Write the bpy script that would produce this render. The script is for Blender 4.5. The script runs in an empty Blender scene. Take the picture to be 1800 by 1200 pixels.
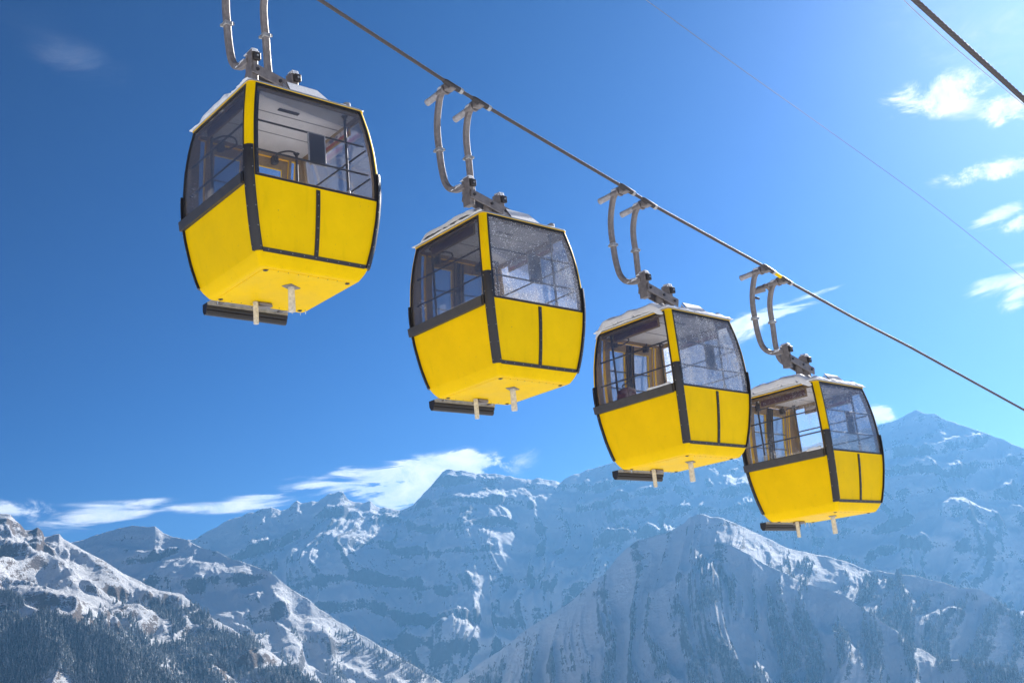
import bpy, math, random
import numpy as np
from mathutils import Vector, Matrix

# ------------------------------------------------------------------ camera
FOC, PITCH, ROLL = 1915.1, 0.27339, -0.09449          # focal length in px of an 1800 px wide picture
sc = bpy.context.scene
cp, sp_ = math.cos(PITCH), math.sin(PITCH)
FWD = np.array([0, cp, sp_]); UP0 = np.array([0, -sp_, cp]); RT0 = np.array([1.0, 0, 0])
cr, sr = math.cos(ROLL), math.sin(ROLL)
RT = cr*RT0 + sr*UP0; UP = -sr*RT0 + cr*UP0
cam_d = bpy.data.cameras.new('camera'); cam = bpy.data.objects.new('camera', cam_d)
sc.collection.objects.link(cam)
cam_d.sensor_width = 36; cam_d.lens = FOC/1800*36; cam_d.clip_start = 0.1; cam_d.clip_end = 60000
cam.matrix_world = Matrix(((RT[0], UP[0], -FWD[0], 0), (RT[1], UP[1], -FWD[1], 0), (RT[2], UP[2], -FWD[2], 0), (0, 0, 0, 1)))
sc.camera = cam

# ------------------------------------------------------------------ render / exposure
sc.render.engine = 'CYCLES'
sc.cycles.use_denoising = True
sc.cycles.max_bounces = 8; sc.cycles.diffuse_bounces = 4; sc.cycles.glossy_bounces = 3
sc.cycles.transparent_max_bounces = 24; sc.cycles.volume_bounces = 0
sc.cycles.sample_clamp_indirect = 6
sc.view_settings.view_transform = 'Standard'; sc.view_settings.look = 'None'
sc.view_settings.gamma = 1; sc.view_settings.use_curve_mapping = False
sc.view_settings.exposure = 0.93

SUN_EL, SUN_AZ = 29.5, 33.0                             # degrees; azimuth from +Y towards +X
SUN_STRENGTH, SKY_STRENGTH = 4.8, 0.10
HAZE_DENSITY = 8.2e-5

def direction(x, y):
    "world direction of a point of the 1800x1200 photograph, used to read headings and elevations"
    v = FWD + RT*(x-900)/FOC - UP*(y-600)/FOC
    return v/np.linalg.norm(v)

# ------------------------------------------------------------------ world
world = bpy.data.worlds.new('World'); sc.world = world; world.use_nodes = True
nt = world.node_tree; nt.nodes.clear()
def N(tree, t, **kw):
    n = tree.nodes.new(t)
    for k, v in kw.items():
        setattr(n, k, v)
    return n
def math_(tree, op, a, b=None, c=None, clamp=False):
    n = tree.nodes.new('ShaderNodeMath'); n.operation = op; n.use_clamp = clamp
    for i, v in enumerate((a, b, c)):
        if v is None: continue
        if isinstance(v, (int, float)): n.inputs[i].default_value = v
        else: tree.links.new(v, n.inputs[i])
    return n.outputs[0]
sky = N(nt, 'ShaderNodeTexSky', sky_type='NISHITA', sun_disc=False)
sky.sun_elevation = math.radians(SUN_EL); sky.sun_rotation = math.radians(SUN_AZ)
sky.altitude = 1500; sky.air_density = 1.0; sky.dust_density = 2.0; sky.ozone_density = 3.0
hsv = N(nt, 'ShaderNodeHueSaturation'); hsv.inputs['Saturation'].default_value = 1.1; hsv.inputs['Value'].default_value = 1.0
sc1 = N(nt, 'ShaderNodeVectorMath', operation='SCALE'); sc1.inputs['Scale'].default_value = .1; nt.links.new(sky.outputs[0], sc1.inputs[0])
gam = N(nt, 'ShaderNodeGamma'); gam.inputs[1].default_value = 1.75; nt.links.new(sc1.outputs[0], gam.inputs[0])
sc2 = N(nt, 'ShaderNodeVectorMath', operation='SCALE'); sc2.inputs['Scale'].default_value = 4.6; nt.links.new(gam.outputs[0], sc2.inputs[0])
tint = N(nt, 'ShaderNodeVectorMath', operation='MULTIPLY'); tint.inputs[1].default_value = (.55, .76, 1.14); nt.links.new(sc2.outputs[0], tint.inputs[0])
nt.links.new(tint.outputs[0], hsv.inputs['Color'])
tc = N(nt, 'ShaderNodeTexCoord')
gen = tc.outputs['Generated']
def vdot(vec):
    n = N(nt, 'ShaderNodeVectorMath', operation='DOT_PRODUCT'); nt.links.new(gen, n.inputs[0]); n.inputs[1].default_value = vec
    return n.outputs['Value']
def wnoise(scale, stretch, rot, detail=6, rough=.6, dist=0.0):
    m = N(nt, 'ShaderNodeMapping'); m.inputs['Rotation'].default_value = rot; m.inputs['Scale'].default_value = stretch
    nt.links.new(gen, m.inputs['Vector'])
    n = N(nt, 'ShaderNodeTexNoise'); n.inputs['Scale'].default_value = scale; n.inputs['Detail'].default_value = detail
    n.inputs['Roughness'].default_value = rough; n.inputs['Distortion'].default_value = dist
    nt.links.new(m.outputs[0], n.inputs['Vector'])
    return n.outputs[0]
puff = wnoise(24, (1, 1, 1.7), (0, 0, 0), 10, .68, .5)
streak = wnoise(13, (1, 1, 7), (0, math.radians(8), 0), 7, .6, .6)
veil = wnoise(9, (1, 1, 3), (0, math.radians(-20), 0), 7, .65, 1.2)
# (x, y, half width, half height, tilt deg, strength, noise)   sizes in px of the photograph
CLOUDS = [(690, 832, 215, 34, 6, 1.15, 's'), (825, 817, 85, 30, -3, 2.2, 'p'), (700, 862, 110, 48, 18, 1.9, 's'), (765, 842, 95, 50, 22, 2.4, 'p'), (720, 838, 120, 38, 8, 1.8, 's'),
          (560, 842, 110, 20, 10, .9, 's'), (20, 898, 80, 26, 0, 1.3, 'p'), (180, 905, 125, 24, 8, 1.15, 's'), (205, 882, 120, 8, 0, .7, 's'),
          (380, 893, 110, 13, -3, 1.0, 's'), (465, 880, 85, 17, -3, 1.0, 's'), (915, 812, 50, 30, 20, .45, 'p'),
          (1350, 556, 120, 13, 9, 1.7, 's'), (1395, 530, 110, 8, 8, 1.2, 's'), (1298, 580, 70, 32, 15, .95, 'p'), (1645, 165, 105, 44, 0, 1.3, 'p'), (1700, 190, 90, 30, -8, .6, 'v'), (1780, 190, 60, 36, 0, 1.3, 'p'),
          (1760, 296, 125, 25, -2, 1.2, 'p'), (1745, 385, 80, 20, 22, 1.1, 's'), (1790, 390, 40, 20, 15, 1.2, 'p'), (1770, 490, 90, 24, 12, .85, 's'), (1790, 515, 50, 28, 30, 1.1, 'p'),
          (1545, 728, 36, 24, 0, 1.5, 'p'), (150, 115, 100, 42, -10, .11, 'v'), (80, 60, 120, 60, -25, .06, 'v'), (1700, 60, 220, 90, -38, .25, 'v'), (660, 560, 1, 1, 0, .0, 'v')]
total = None
for (x, y, w, h, tilt, stg, kind) in CLOUDS:
    c = direction(x, y)
    e1 = np.cross(c, [0, 0, 1.0]); e1 /= np.linalg.norm(e1); e2 = np.cross(e1, c)
    t = math.radians(tilt) + ROLL*-1*0
    a1 = math.cos(t)*e1 + math.sin(t)*e2; a2 = -math.sin(t)*e1 + math.cos(t)*e2
    u = math_(nt, 'MULTIPLY', vdot(tuple(a1)), FOC/w); v = math_(nt, 'MULTIPLY', vdot(tuple(a2)), FOC/h)
    r2 = math_(nt, 'ADD', math_(nt, 'MULTIPLY', u, u), math_(nt, 'MULTIPLY', v, v))
    front = math_(nt, 'GREATER_THAN', vdot(tuple(c)), 0.5)
    m = math_(nt, 'SUBTRACT', 1.0, math_(nt, 'SQRT', r2))
    m = math_(nt, 'MULTIPLY', m, front)
    nz = {'p': puff, 's': streak, 'v': veil}[kind]
    dns = math_(nt, 'ADD', math_(nt, 'MULTIPLY', m, 1.15), math_(nt, 'MULTIPLY', math_(nt, 'SUBTRACT', nz, .52), 4.2))
    dns = math_(nt, 'MULTIPLY', dns, math_(nt, 'MULTIPLY', m, 2.5, clamp=True))
    dns = math_(nt, 'MULTIPLY', dns, stg)
    dns = math_(nt, 'MAXIMUM', dns, 0.0)
    total = dns if total is None else math_(nt, 'ADD', total, dns)
ramp = N(nt, 'ShaderNodeMapRange', interpolation_type='SMOOTHSTEP'); ramp.inputs[1].default_value = 0.0; ramp.inputs[2].default_value = 1.2
nt.links.new(total, ramp.inputs[0])
bg1 = N(nt, 'ShaderNodeBackground'); bg1.inputs[1].default_value = SKY_STRENGTH
bg2 = N(nt, 'ShaderNodeBackground'); bg2.inputs[0].default_value = (.86, .91, 1.0, 1); bg2.inputs[1].default_value = .72
cm = N(nt, 'ShaderNodeMix', data_type='RGBA'); cm.inputs[6].default_value = (.62, .72, .90, 1); cm.inputs[7].default_value = (.98, .98, 1, 1)
cr_ = N(nt, 'ShaderNodeMapRange'); cr_.inputs[1].default_value = .4; cr_.inputs[2].default_value = .62; nt.links.new(puff, cr_.inputs[0]); nt.links.new(cr_.outputs[0], cm.inputs[0]); nt.links.new(cm.outputs[2], bg2.inputs[0])
nt.links.new(hsv.outputs[0], bg1.inputs[0])
mx = N(nt, 'ShaderNodeMixShader'); nt.links.new(ramp.outputs[0], mx.inputs[0]); nt.links.new(bg1.outputs[0], mx.inputs[1]); nt.links.new(bg2.outputs[0], mx.inputs[2])
wo = N(nt, 'ShaderNodeOutputWorld'); nt.links.new(mx.outputs[0], wo.inputs[0])
world.cycles.sampling_method = 'MANUAL'; world.cycles.sample_map_resolution = 512

# ------------------------------------------------------------------ sun
sun_d = bpy.data.lights.new('sun', 'SUN'); sun_d.energy = SUN_STRENGTH; sun_d.angle = math.radians(.55); sun_d.color = (1, .95, .88)
sun = bpy.data.objects.new('sun', sun_d); sc.collection.objects.link(sun)
se, sa = math.radians(SUN_EL), math.radians(SUN_AZ)
SUNV = Vector((math.cos(se)*math.sin(sa), math.cos(se)*math.cos(sa), math.sin(se)))
sun.rotation_euler = SUNV.to_track_quat('Z', 'Y').to_euler(); sun.location = (0, 0, 50)

# ------------------------------------------------------------------ noise for the terrain
def _h(ix, iy, seed):
    h = (ix.astype(np.int64)*374761393 + iy.astype(np.int64)*668265263 + seed*1442695041) & 0xffffffff
    h = ((h ^ (h >> 13))*1274126177) & 0xffffffff
    return (h ^ (h >> 16)) & 0xffffffff
def perlin(x, y, seed=0):
    x = np.asarray(x, float); y = np.asarray(y, float)
    xi = np.floor(x); yi = np.floor(y); xf = x-xi; yf = y-yi
    def g(dx, dy):
        a = _h(xi+dx, yi+dy, seed).astype(float)*(2*math.pi/4294967296.0)
        return np.cos(a)*(xf-dx) + np.sin(a)*(yf-dy)
    u = xf*xf*xf*(xf*(xf*6-15)+10); v = yf*yf*yf*(yf*(yf*6-15)+10)
    a = g(0, 0); b = g(1, 0); c = g(0, 1); d = g(1, 1)
    return ((a+(b-a)*u) + ((c+(d-c)*u)-(a+(b-a)*u))*v)*1.5
def fbm(x, y, octaves, seed=0, gain=.5):
    s = 0; a = 1; f = 1
    for o in range(octaves):
        s = s + a*perlin(x*f, y*f, seed+o*17); a *= gain; f *= 2.03
    return s
def ridged(x, y, octaves, seed=0, gain=.5):
    s = 0; a = 1; f = 1; w = 1
    for o in range(octaves):
        n = 1-np.abs(perlin(x*f, y*f, seed+o*31)); n = n*n*w
        w = np.clip(n*1.6, 0, 1); s = s + a*n; a *= gain; f *= 2.07
    return s

def link(o, parent=None):
    sc.collection.objects.link(o)
    if parent: o.parent = parent
    return o
def tag(o, label=None, cat=None, group=None, kind=None):
    if label: o['label'] = label
    if cat: o['category'] = cat
    if group: o['group'] = group
    if kind: o['kind'] = kind
    return o
def grid_mesh(name, P, wrap=False, smooth=True):
    "P: (rows, cols, 3)"
    nr, nc = P.shape[:2]
    me = bpy.data.meshes.new(name)
    idx = np.arange(nr*nc).reshape(nr, nc)
    a = idx[:-1, :-1].ravel(); b = idx[:-1, 1:].ravel(); c = idx[1:, 1:].ravel(); d = idx[1:, :-1].ravel()
    q = np.stack([a, b, c, d], 1)
    if wrap:
        q2 = np.stack([idx[:-1, -1], idx[:-1, 0], idx[1:, 0], idx[1:, -1]], 1); q = np.vstack([q, q2])
    me.vertices.add(nr*nc); me.vertices.foreach_set('co', P.reshape(-1, 3).astype(np.float32).ravel())
    me.loops.add(q.size); me.loops.foreach_set('vertex_index', q.ravel().astype(np.int32))
    me.polygons.add(len(q)); me.polygons.foreach_set('loop_start', (np.arange(len(q))*4).astype(np.int32))
    me.update(calc_edges=True); me.validate()
    if smooth: me.polygons.foreach_set('use_smooth', np.ones(len(me.polygons), bool))
    return me

# ------------------------------------------------------------------ materials
def new_mat(name):
    m = bpy.data.materials.new(name); m.use_nodes = True
    t = m.node_tree; b = t.nodes['Principled BSDF']
    return m, t, b
def simple(name, col, rough=.5, metal=0, noise=0, nscale=20, bump=0, bscale=60, coat=0, spec=.5):
    m, t, b = new_mat(name)
    b.inputs['Base Color'].default_value = (*col, 1); b.inputs['Roughness'].default_value = rough; b.inputs['Metallic'].default_value = metal
    b.inputs['Coat Weight'].default_value = coat; b.inputs['Specular IOR Level'].default_value = spec
    tcn = t.nodes.new('ShaderNodeTexCoord')
    if noise:
        n = t.nodes.new('ShaderNodeTexNoise'); n.inputs['Scale'].default_value = nscale; n.inputs['Detail'].default_value = 6; n.inputs['Roughness'].default_value = .65
        t.links.new(tcn.outputs['Object'], n.inputs['Vector'])
        r = t.nodes.new('ShaderNodeMapRange'); r.inputs[1].default_value = .3; r.inputs[2].default_value = .7; r.inputs[3].default_value = 1-noise; r.inputs[4].default_value = 1+noise*.6
        t.links.new(n.outputs[0], r.inputs[0])
        mu = t.nodes.new('ShaderNodeVectorMath'); mu.operation = 'SCALE'; mu.inputs[0].default_value = col; t.links.new(r.outputs[0], mu.inputs['Scale'])
        t.links.new(mu.outputs[0], b.inputs['Base Color'])
        r2 = t.nodes.new('ShaderNodeMapRange'); r2.inputs[1].default_value = .3; r2.inputs[2].default_value = .7; r2.inputs[3].default_value = max(.02, rough-.12); r2.inputs[4].default_value = min(1, rough+.15)
        t.links.new(n.outputs[0], r2.inputs[0]); t.links.new(r2.outputs[0], b.inputs['Roughness'])
    if bump:
        n = t.nodes.new('ShaderNodeTexNoise'); n.inputs['Scale'].default_value = bscale; n.inputs['Detail'].default_value = 4
        t.links.new(tcn.outputs['Object'], n.inputs['Vector'])
        bp = t.nodes.new('ShaderNodeBump'); bp.inputs['Strength'].default_value = bump; bp.inputs['Distance'].default_value = .01
        t.links.new(n.outputs[0], bp.inputs['Height']); t.links.new(bp.outputs[0], b.inputs['Normal'])
    return m

def mountain_mat(name, rock_lo=.40, rock_hi=.62, nscale=.006, forest=0.0, warm=(.20, .19, .19)):
    m, t, b = new_mat(name)
    L = t.links.new
    geo = t.nodes.new('ShaderNodeNewGeometry'); sep = t.nodes.new('ShaderNodeSeparateXYZ'); L(geo.outputs['Normal'], sep.inputs[0])
    def noise(scale, detail=8, rough=.6, stretch=None):
        n = t.nodes.new('ShaderNodeTexNoise'); n.inputs['Scale'].default_value = scale; n.inputs['Detail'].default_value = detail; n.inputs['Roughness'].default_value = rough
        if stretch:
            mp = t.nodes.new('ShaderNodeMapping'); mp.inputs['Scale'].default_value = stretch; L(geo.outputs['Position'], mp.inputs['Vector']); L(mp.outputs[0], n.inputs['Vector'])
        else: L(geo.outputs['Position'], n.inputs['Vector'])
        return n.outputs[0]
    n4 = noise(nscale*22, 5, .7); n1 = noise(nscale, 10, .68); n2 = noise(nscale*.45, 10, .7, (1, 1, 7)); n3 = noise(nscale*5, 6, .75)
    k = math_(t, 'ADD', sep.outputs[2], math_(t, 'MULTIPLY', math_(t, 'SUBTRACT', n1, .5), .5))
    k = math_(t, 'ADD', k, math_(t, 'MULTIPLY', math_(t, 'SUBTRACT', n2, .5), .95))
    k = math_(t, 'ADD', k, math_(t, 'MULTIPLY', math_(t, 'SUBTRACT', n3, .5), .55))
    k = math_(t, 'ADD', k, math_(t, 'MULTIPLY', math_(t, 'SUBTRACT', n4, .5), .8))
    rb_ = t.nodes.new('ShaderNodeAttribute'); rb_.attribute_name = 'rib'
    k = math_(t, 'SUBTRACT', k, math_(t, 'MULTIPLY', math_(t, 'SUBTRACT', rb_.outputs['Fac'], .95), .26))
    r = t.nodes.new('ShaderNodeMapRange'); r.interpolation_type = 'SMOOTHSTEP'; r.inputs[1].default_value = rock_lo; r.inputs[2].default_value = rock_hi
    L(k, r.inputs[0])
    rk = t.nodes.new('ShaderNodeMix'); rk.data_type = 'RGBA'; rk.inputs[6].default_value = (warm[0]*.55, warm[1]*.55, warm[2]*.6, 1); rk.inputs[7].default_value = (*warm, 1); L(n3, rk.inputs[0])
    mix = t.nodes.new('ShaderNodeMix'); mix.data_type = 'RGBA'; mix.inputs[7].default_value = (.88, .89, .91, 1)
    L(r.outputs[0], mix.inputs[0]); L(rk.outputs[2], mix.inputs[6]); L(mix.outputs[2], b.inputs['Base Color'])
    b.inputs['Roughness'].default_value = .75; b.inputs['Specular IOR Level'].default_value = .2
    bp = t.nodes.new('ShaderNodeBump'); bp.inputs['Strength'].default_value = .9; bp.inputs['Distance'].default_value = 17
    hh = math_(t, 'ADD', math_(t, 'ADD', n3, math_(t, 'MULTIPLY', n4, .5)), math_(t, 'MULTIPLY', n2, .8))
    L(hh, bp.inputs['Height']); L(bp.outputs[0], b.inputs['Normal'])
    return m
M = {}
M['mountain_far'] = mountain_mat('mountain_far', .49, .58, .0045, warm=(.17, .17, .19))
M['mountain_mid'] = mountain_mat('mountain_mid', .42, .52, .007, warm=(.22, .21, .21))
M['mountain_near'] = mountain_mat('mountain_near', .55, .65, .010, warm=(.26, .20, .16))

# ------------------------------------------------------------------ terrain
def to_az_el(pts):
    out = []
    for (x, y) in pts:
        v = direction(x, y); out.append((math.atan2(v[0], v[1]), math.atan2(v[2], math.hypot(v[0], v[1]))))
    out.sort(); return np.array(out)
RIDGES = {}
def mountain(name, pts, dist, W, back, ncol, nrow, slope, mat, seed, spur=(1500, 200), mid=(420, 60), fine=26, terr=0, jag=6, flute=10, rw=120, rough_crest=1.0, power=.93, label=None):
    ae = to_az_el(pts)
    az = np.linspace(ae[0, 0], ae[-1, 0], ncol)
    el = np.interp(az, ae[:, 0], ae[:, 1])
    dd = to_az_el([(d[0], 900) for d in dist]); r = np.interp(az, dd[:, 0], [d[1] for d in sorted(dist)])
    ker = np.hanning(61); ker /= ker.sum(); r = np.convolve(np.pad(r, 30, 'edge'), ker, 'valid')
    nb = max(8, nrow//9)
    s = np.concatenate([-back*(np.linspace(1, 0, nb, endpoint=False)**1.3), W*(np.linspace(0, 1, nrow-nb)**1.12)])
    AZ, S = np.meshgrid(az, s); R = r[None, :] - S
    X = R*np.sin(AZ); Y = R*np.cos(AZ)
    u = AZ*r.mean()
    wx = fbm(X/900, Y/900, 3, seed+5)*.5; wy = fbm(X/900, Y/900, 3, seed+9)*.5
    near = np.clip((np.abs(S)-4)/(spur[0]*.42), 0, 1); near = near*near*(3-2*near)
    near2 = np.clip((np.abs(S)+2)/(mid[0]*.5), 0, 1)
    near3 = np.clip((np.abs(S)+8)/70, 0.12, 1)
    zc = r*np.tan(el)
    zc = zc + jag*fbm(az*r.mean()/60, az*0+seed, 4, seed+3)*rough_crest
    drop = np.where(S > 0, slope*np.power(np.abs(S)+1e-6, power)*(W**(1-power)), .75*np.abs(S))
    wk = np.hanning(max(9, int(520/(r.mean()*(az[1]-az[0])))) | 1); wk /= wk.sum(); hk = len(wk)//2
    zs = np.convolve(np.pad(zc, hk, mode='reflect', reflect_type='odd'), wk, 'valid')
    wc = np.exp(-np.abs(S)/110)
    Z = zc[None, :]*wc + zs[None, :]*(1-wc) - drop
    Z = Z + near*spur[1]*(ridged(u/spur[0]+wx*1.2, S/(spur[0]*2.6)+wy*.6, 3, seed+1, .42) - 1.0)
    Z = Z + near2*mid[1]*(ridged(u/mid[0]+wx*2.2, S/(mid[0]*2.4)+wy*1.8, 4, seed+2, .5) - .9)
    Z = Z + near3*fine*(fbm(X/150+wx, Y/150+wy, 5, seed+4, .55) + .35*(ridged(u/70+wx*5, S/260+wy*3, 3, seed+8) - .8))
    rib = ridged(u/rw+wx*2.5+S/(7.5*rw), S/(12*rw)+wy, 4, seed+21, .55)
    Z = Z + near2*flute*(rib - .9)
    if terr:
        H = terr
        wv = Z/H + .9*fbm(X/1400, Y/1400, 4, seed+12) + .00022*u*(1 if seed % 2 else -1)
        fr = wv-np.floor(wv); st = np.clip((fr-.5)/.18+.5, 0, 1); st = st*st*(3-2*st)
        strength = np.clip(.55+fbm(X/500, Y/500, 3, seed+13), 0, 1)*np.clip(np.abs(S)/120, 0, 1)
        Z = Z + (st-fr)*H*.28*strength
    P = np.stack([X, Y, Z], -1)
    me = grid_mesh(name, P[:, ::-1]); me.materials.append(mat)
    at_ = me.attributes.new('rib', 'FLOAT', 'POINT'); at_.data.foreach_set('value', rib[:, ::-1].astype(np.float32).ravel())
    o = link(bpy.data.objects.new(name, me)); tag(o, kind='structure', label=label)
    RIDGES[name+str(seed)] = (P, s)
    return P, s, rib

FAR = [(-300, 1000), (100, 985), (250, 972), (345, 945), (372, 930), (400, 915), (435, 902), (447, 900), (460, 892), (478, 893), (495, 896), (508, 893), (514, 885), (522, 879), (530, 883), (545, 881), (560, 881), (568, 876), (576, 868), (588, 868), (597, 863), (603, 864), (612, 878), (625, 882), (638, 884), (650, 880), (660, 888), (668, 893), (676, 891), (688, 894), (700, 896), (715, 893), (728, 885), (745, 866), (757, 855), (768, 840), (778, 829), (790, 825), (815, 827), (840, 832), (870, 832), (900, 838), (925, 842), (945, 840), (960, 843), (978, 845), (985, 847), (998, 838), (1020, 830), (1045, 822), (1070, 815), (1110, 800), (1200, 785), (1280, 790), (1330, 805), (1400, 790), (1500, 760), (1555, 744), (1580, 736), (1597, 726), (1612, 721), (1626, 727), (1645, 728), (1665, 739), (1690, 747), (1720, 757), (1745, 766), (1765, 772), (1785, 783), (1810, 790), (1900, 830), (2100, 880)]
mountain('mountain', FAR, [(-300, 6300), (400, 6400), (750, 6350), (900, 6350), (1080, 6450), (1250, 6500), (1450, 6500), (1620, 6450), (2100, 6300)], 2700, 500, 1500, 340, .615, M['mountain_far'], 11,
         spur=(2500, 110), mid=(560, 16), fine=15, terr=190, jag=6, flute=22, rw=150)
MIDL = [(-200, 1010), (60, 965), (100, 958), (140, 950), (190, 933), (210, 927), (232, 924), (255, 926), (272, 926), (288, 938), (305, 944), (330, 948), (352, 962), (380, 968), (410, 982), (445, 995), (475, 1003), (505, 1030), (540, 1052), (560, 1068), (590, 1088), (620, 1108), (650, 1124), (680, 1142), (710, 1158), (740, 1178), (770, 1196), (800, 1212), (850, 1240), (960, 1300)]
PM, sM, bM = mountain('mountain', MIDL, [(-200, 4700), (230, 4500), (500, 3900), (960, 3300)], 1900, 350, 900, 250, .56, M['mountain_mid'], 23, spur=(1400, 95), mid=(400, 22), fine=14, terr=150, jag=4, flute=14, rw=110)
PYR = [(700, 1270), (790, 1202), (830, 1176), (855, 1158), (880, 1142), (915, 1113), (950, 1090), (980, 1072), (1000, 1060), (1015, 1045), (1022, 1038), (1060, 1010), (1080, 984), (1095, 970), (1122, 948), (1150, 942), (1172, 936), (1190, 925), (1203, 919), (1212, 909), (1225, 904), (1240, 904), (1252, 908), (1270, 911), (1290, 918), (1310, 928), (1330, 937), (1350, 946), (1380, 960), (1408, 970), (1440, 974), (1462, 980), (1487, 986), (1530, 1003), (1575, 1006), (1605, 1012), (1642, 1019), (1680, 1030), (1725, 1037), (1758, 1057), (1780, 1075), (1805, 1090), (1900, 1150), (2050, 1230)]
PP, sP, bP = mountain('mountain', PYR, [(700, 4300), (1000, 4000), (1225, 3800), (1500, 3900), (2050, 3700)], 1900, 400, 1100, 290, .565, M['mountain_mid'], 37, spur=(1100, 75), mid=(300, 20), fine=9, flute=22, rw=95, jag=4)
SPR = [(1190, 1010), (1230, 960), (1262, 950), (1300, 965), (1350, 992), (1385, 1008), (1412, 1025), (1435, 1030), (1458, 1037), (1480, 1046), (1496, 1054), (1515, 1068), (1533, 1079), (1555, 1096), (1575, 1108), (1595, 1126), (1608, 1137), (1630, 1146), (1650, 1158), (1690, 1160), (1725, 1167), (1770, 1178), (1810, 1195), (1900, 1230), (2050, 1290)]
PS, sS, bS = mountain('mountain', SPR, [(1190, 3700), (1400, 3450), (1650, 3100), (2050, 2900)], 1500, 300, 620, 200, .56, M['mountain_mid'], 53, spur=(800, 65), mid=(260, 20), fine=9, flute=18, rw=85, jag=4)
NEARL = [(-260, 880), (-100, 880), (-30, 896), (0, 902), (18, 903), (28, 914), (36, 920), (44, 930), (56, 932), (66, 928), (74, 934), (78, 944), (92, 941), (104, 938), (112, 947), (120, 951), (150, 968), (175, 983), (200, 996), (225, 1010), (250, 1024), (280, 1036), (300, 1042), (320, 1044), (340, 1060), (360, 1076), (380, 1089), (400, 1100), (425, 1116), (450, 1130), (475, 1147), (500, 1164), (525, 1180), (550, 1195), (600, 1228), (700, 1290)]
PN, sN, bN = mountain('mountain', NEARL, [(-260, 3300), (0, 3200), (300, 2900), (700, 2500)], 1400, 300, 760, 250, .41, M['mountain_near'], 71, spur=(800, 60), mid=(260, 40), fine=16, terr=95, jag=4)
FORL = [(-260, 990), (-100, 1015), (0, 1045), (20, 1046), (40, 1060), (60, 1068), (80, 1078), (105, 1088), (130, 1094), (160, 1108), (200, 1126), (230, 1147), (260, 1170), (300, 1198), (360, 1245), (450, 1310)]
PF, sF, bF = mountain('mountain', FORL, [(-260, 2450), (0, 2400), (450, 2050)], 900, 250, 460, 130, .62, M['mountain_near'], 91, spur=(500, 50), mid=(200, 25), fine=8, jag=3)

# the slope the camera stands on, falling away in front and rising behind, out to the valley floor
def ground_z(X, Y):
    R = np.hypot(X, Y)
    f = np.clip(Y, -1e9, 1e9)
    down = -.03*np.clip(Y, 0, 45) - .235*np.clip(Y-45, 0, 2300)
    up = .30*np.clip(-Y, 0, 900)
    z = -1.7 + np.where(Y > 0, down, up) - .02*np.abs(X)*np.clip(R/200, 0, 1)*(np.abs(X) < 1e6)
    z = np.maximum(z, -560)
    z = z + .10*fbm(X/5, Y/5, 3, 4)*np.clip(R/3, 0, 1) + 4*fbm(X/160, Y/160, 4, 6)*np.clip(R/150-.4, 0, 1)
    return z
th = np.linspace(0, 2*math.pi, 193)[:-1]
rr = np.concatenate([[0.01], 1.0*np.power(8000.0, np.linspace(0, 1, 120))])
TH, RR = np.meshgrid(th, rr); GX = RR*np.sin(TH); GY = RR*np.cos(TH)
gm = grid_mesh('ground', np.stack([GX, GY, ground_z(GX, GY)], -1)[:, ::-1], wrap=True)
M['snow_ground'] = simple('snow_ground', (.86, .87, .89), .7, noise=.03, nscale=.8, bump=.4, bscale=3, spec=.2)
gm.materials.append(M['snow_ground'])
tag(link(bpy.data.objects.new('ground', gm)), kind='structure')

# ------------------------------------------------------------------ conifers
def conifer_mat():
    m, t, b = new_mat('conifer_needles'); L = t.links.new
    geo = t.nodes.new('ShaderNodeNewGeometry'); sep = t.nodes.new('ShaderNodeSeparateXYZ'); L(geo.outputs['Normal'], sep.inputs[0])
    oi = t.nodes.new('ShaderNodeObjectInfo')
    n = t.nodes.new('ShaderNodeTexNoise'); n.inputs['Scale'].default_value = .35; n.inputs['Detail'].default_value = 3; L(geo.outputs['Position'], n.inputs['Vector'])
    k = math_(t, 'ADD', sep.outputs[2], math_(t, 'MULTIPLY', math_(t, 'SUBTRACT', n.outputs[0], .5), 1.1))
    k = math_(t, 'ADD', k, math_(t, 'MULTIPLY', oi.outputs['Random'], .25))
    r = t.nodes.new('ShaderNodeMapRange'); r.inputs[1].default_value = .25; r.inputs[2].default_value = .95; r.inputs[3].default_value = .14; r.inputs[4].default_value = .85; L(k, r.inputs[0])
    mix = t.nodes.new('ShaderNodeMix'); mix.data_type = 'RGBA'; mix.inputs[6].default_value = (.035, .045, .035, 1); mix.inputs[7].default_value = (.62, .65, .68, 1)
    L(r.outputs[0], mix.inputs[0]); L(mix.outputs[2], b.inputs['Base Color']); b.inputs['Roughness'].default_value = .9; b.inputs['Specular IOR Level'].default_value = .1
    return m
M['needles'] = conifer_mat(); M['bark'] = simple('bark', (.07, .05, .04), .9)
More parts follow.
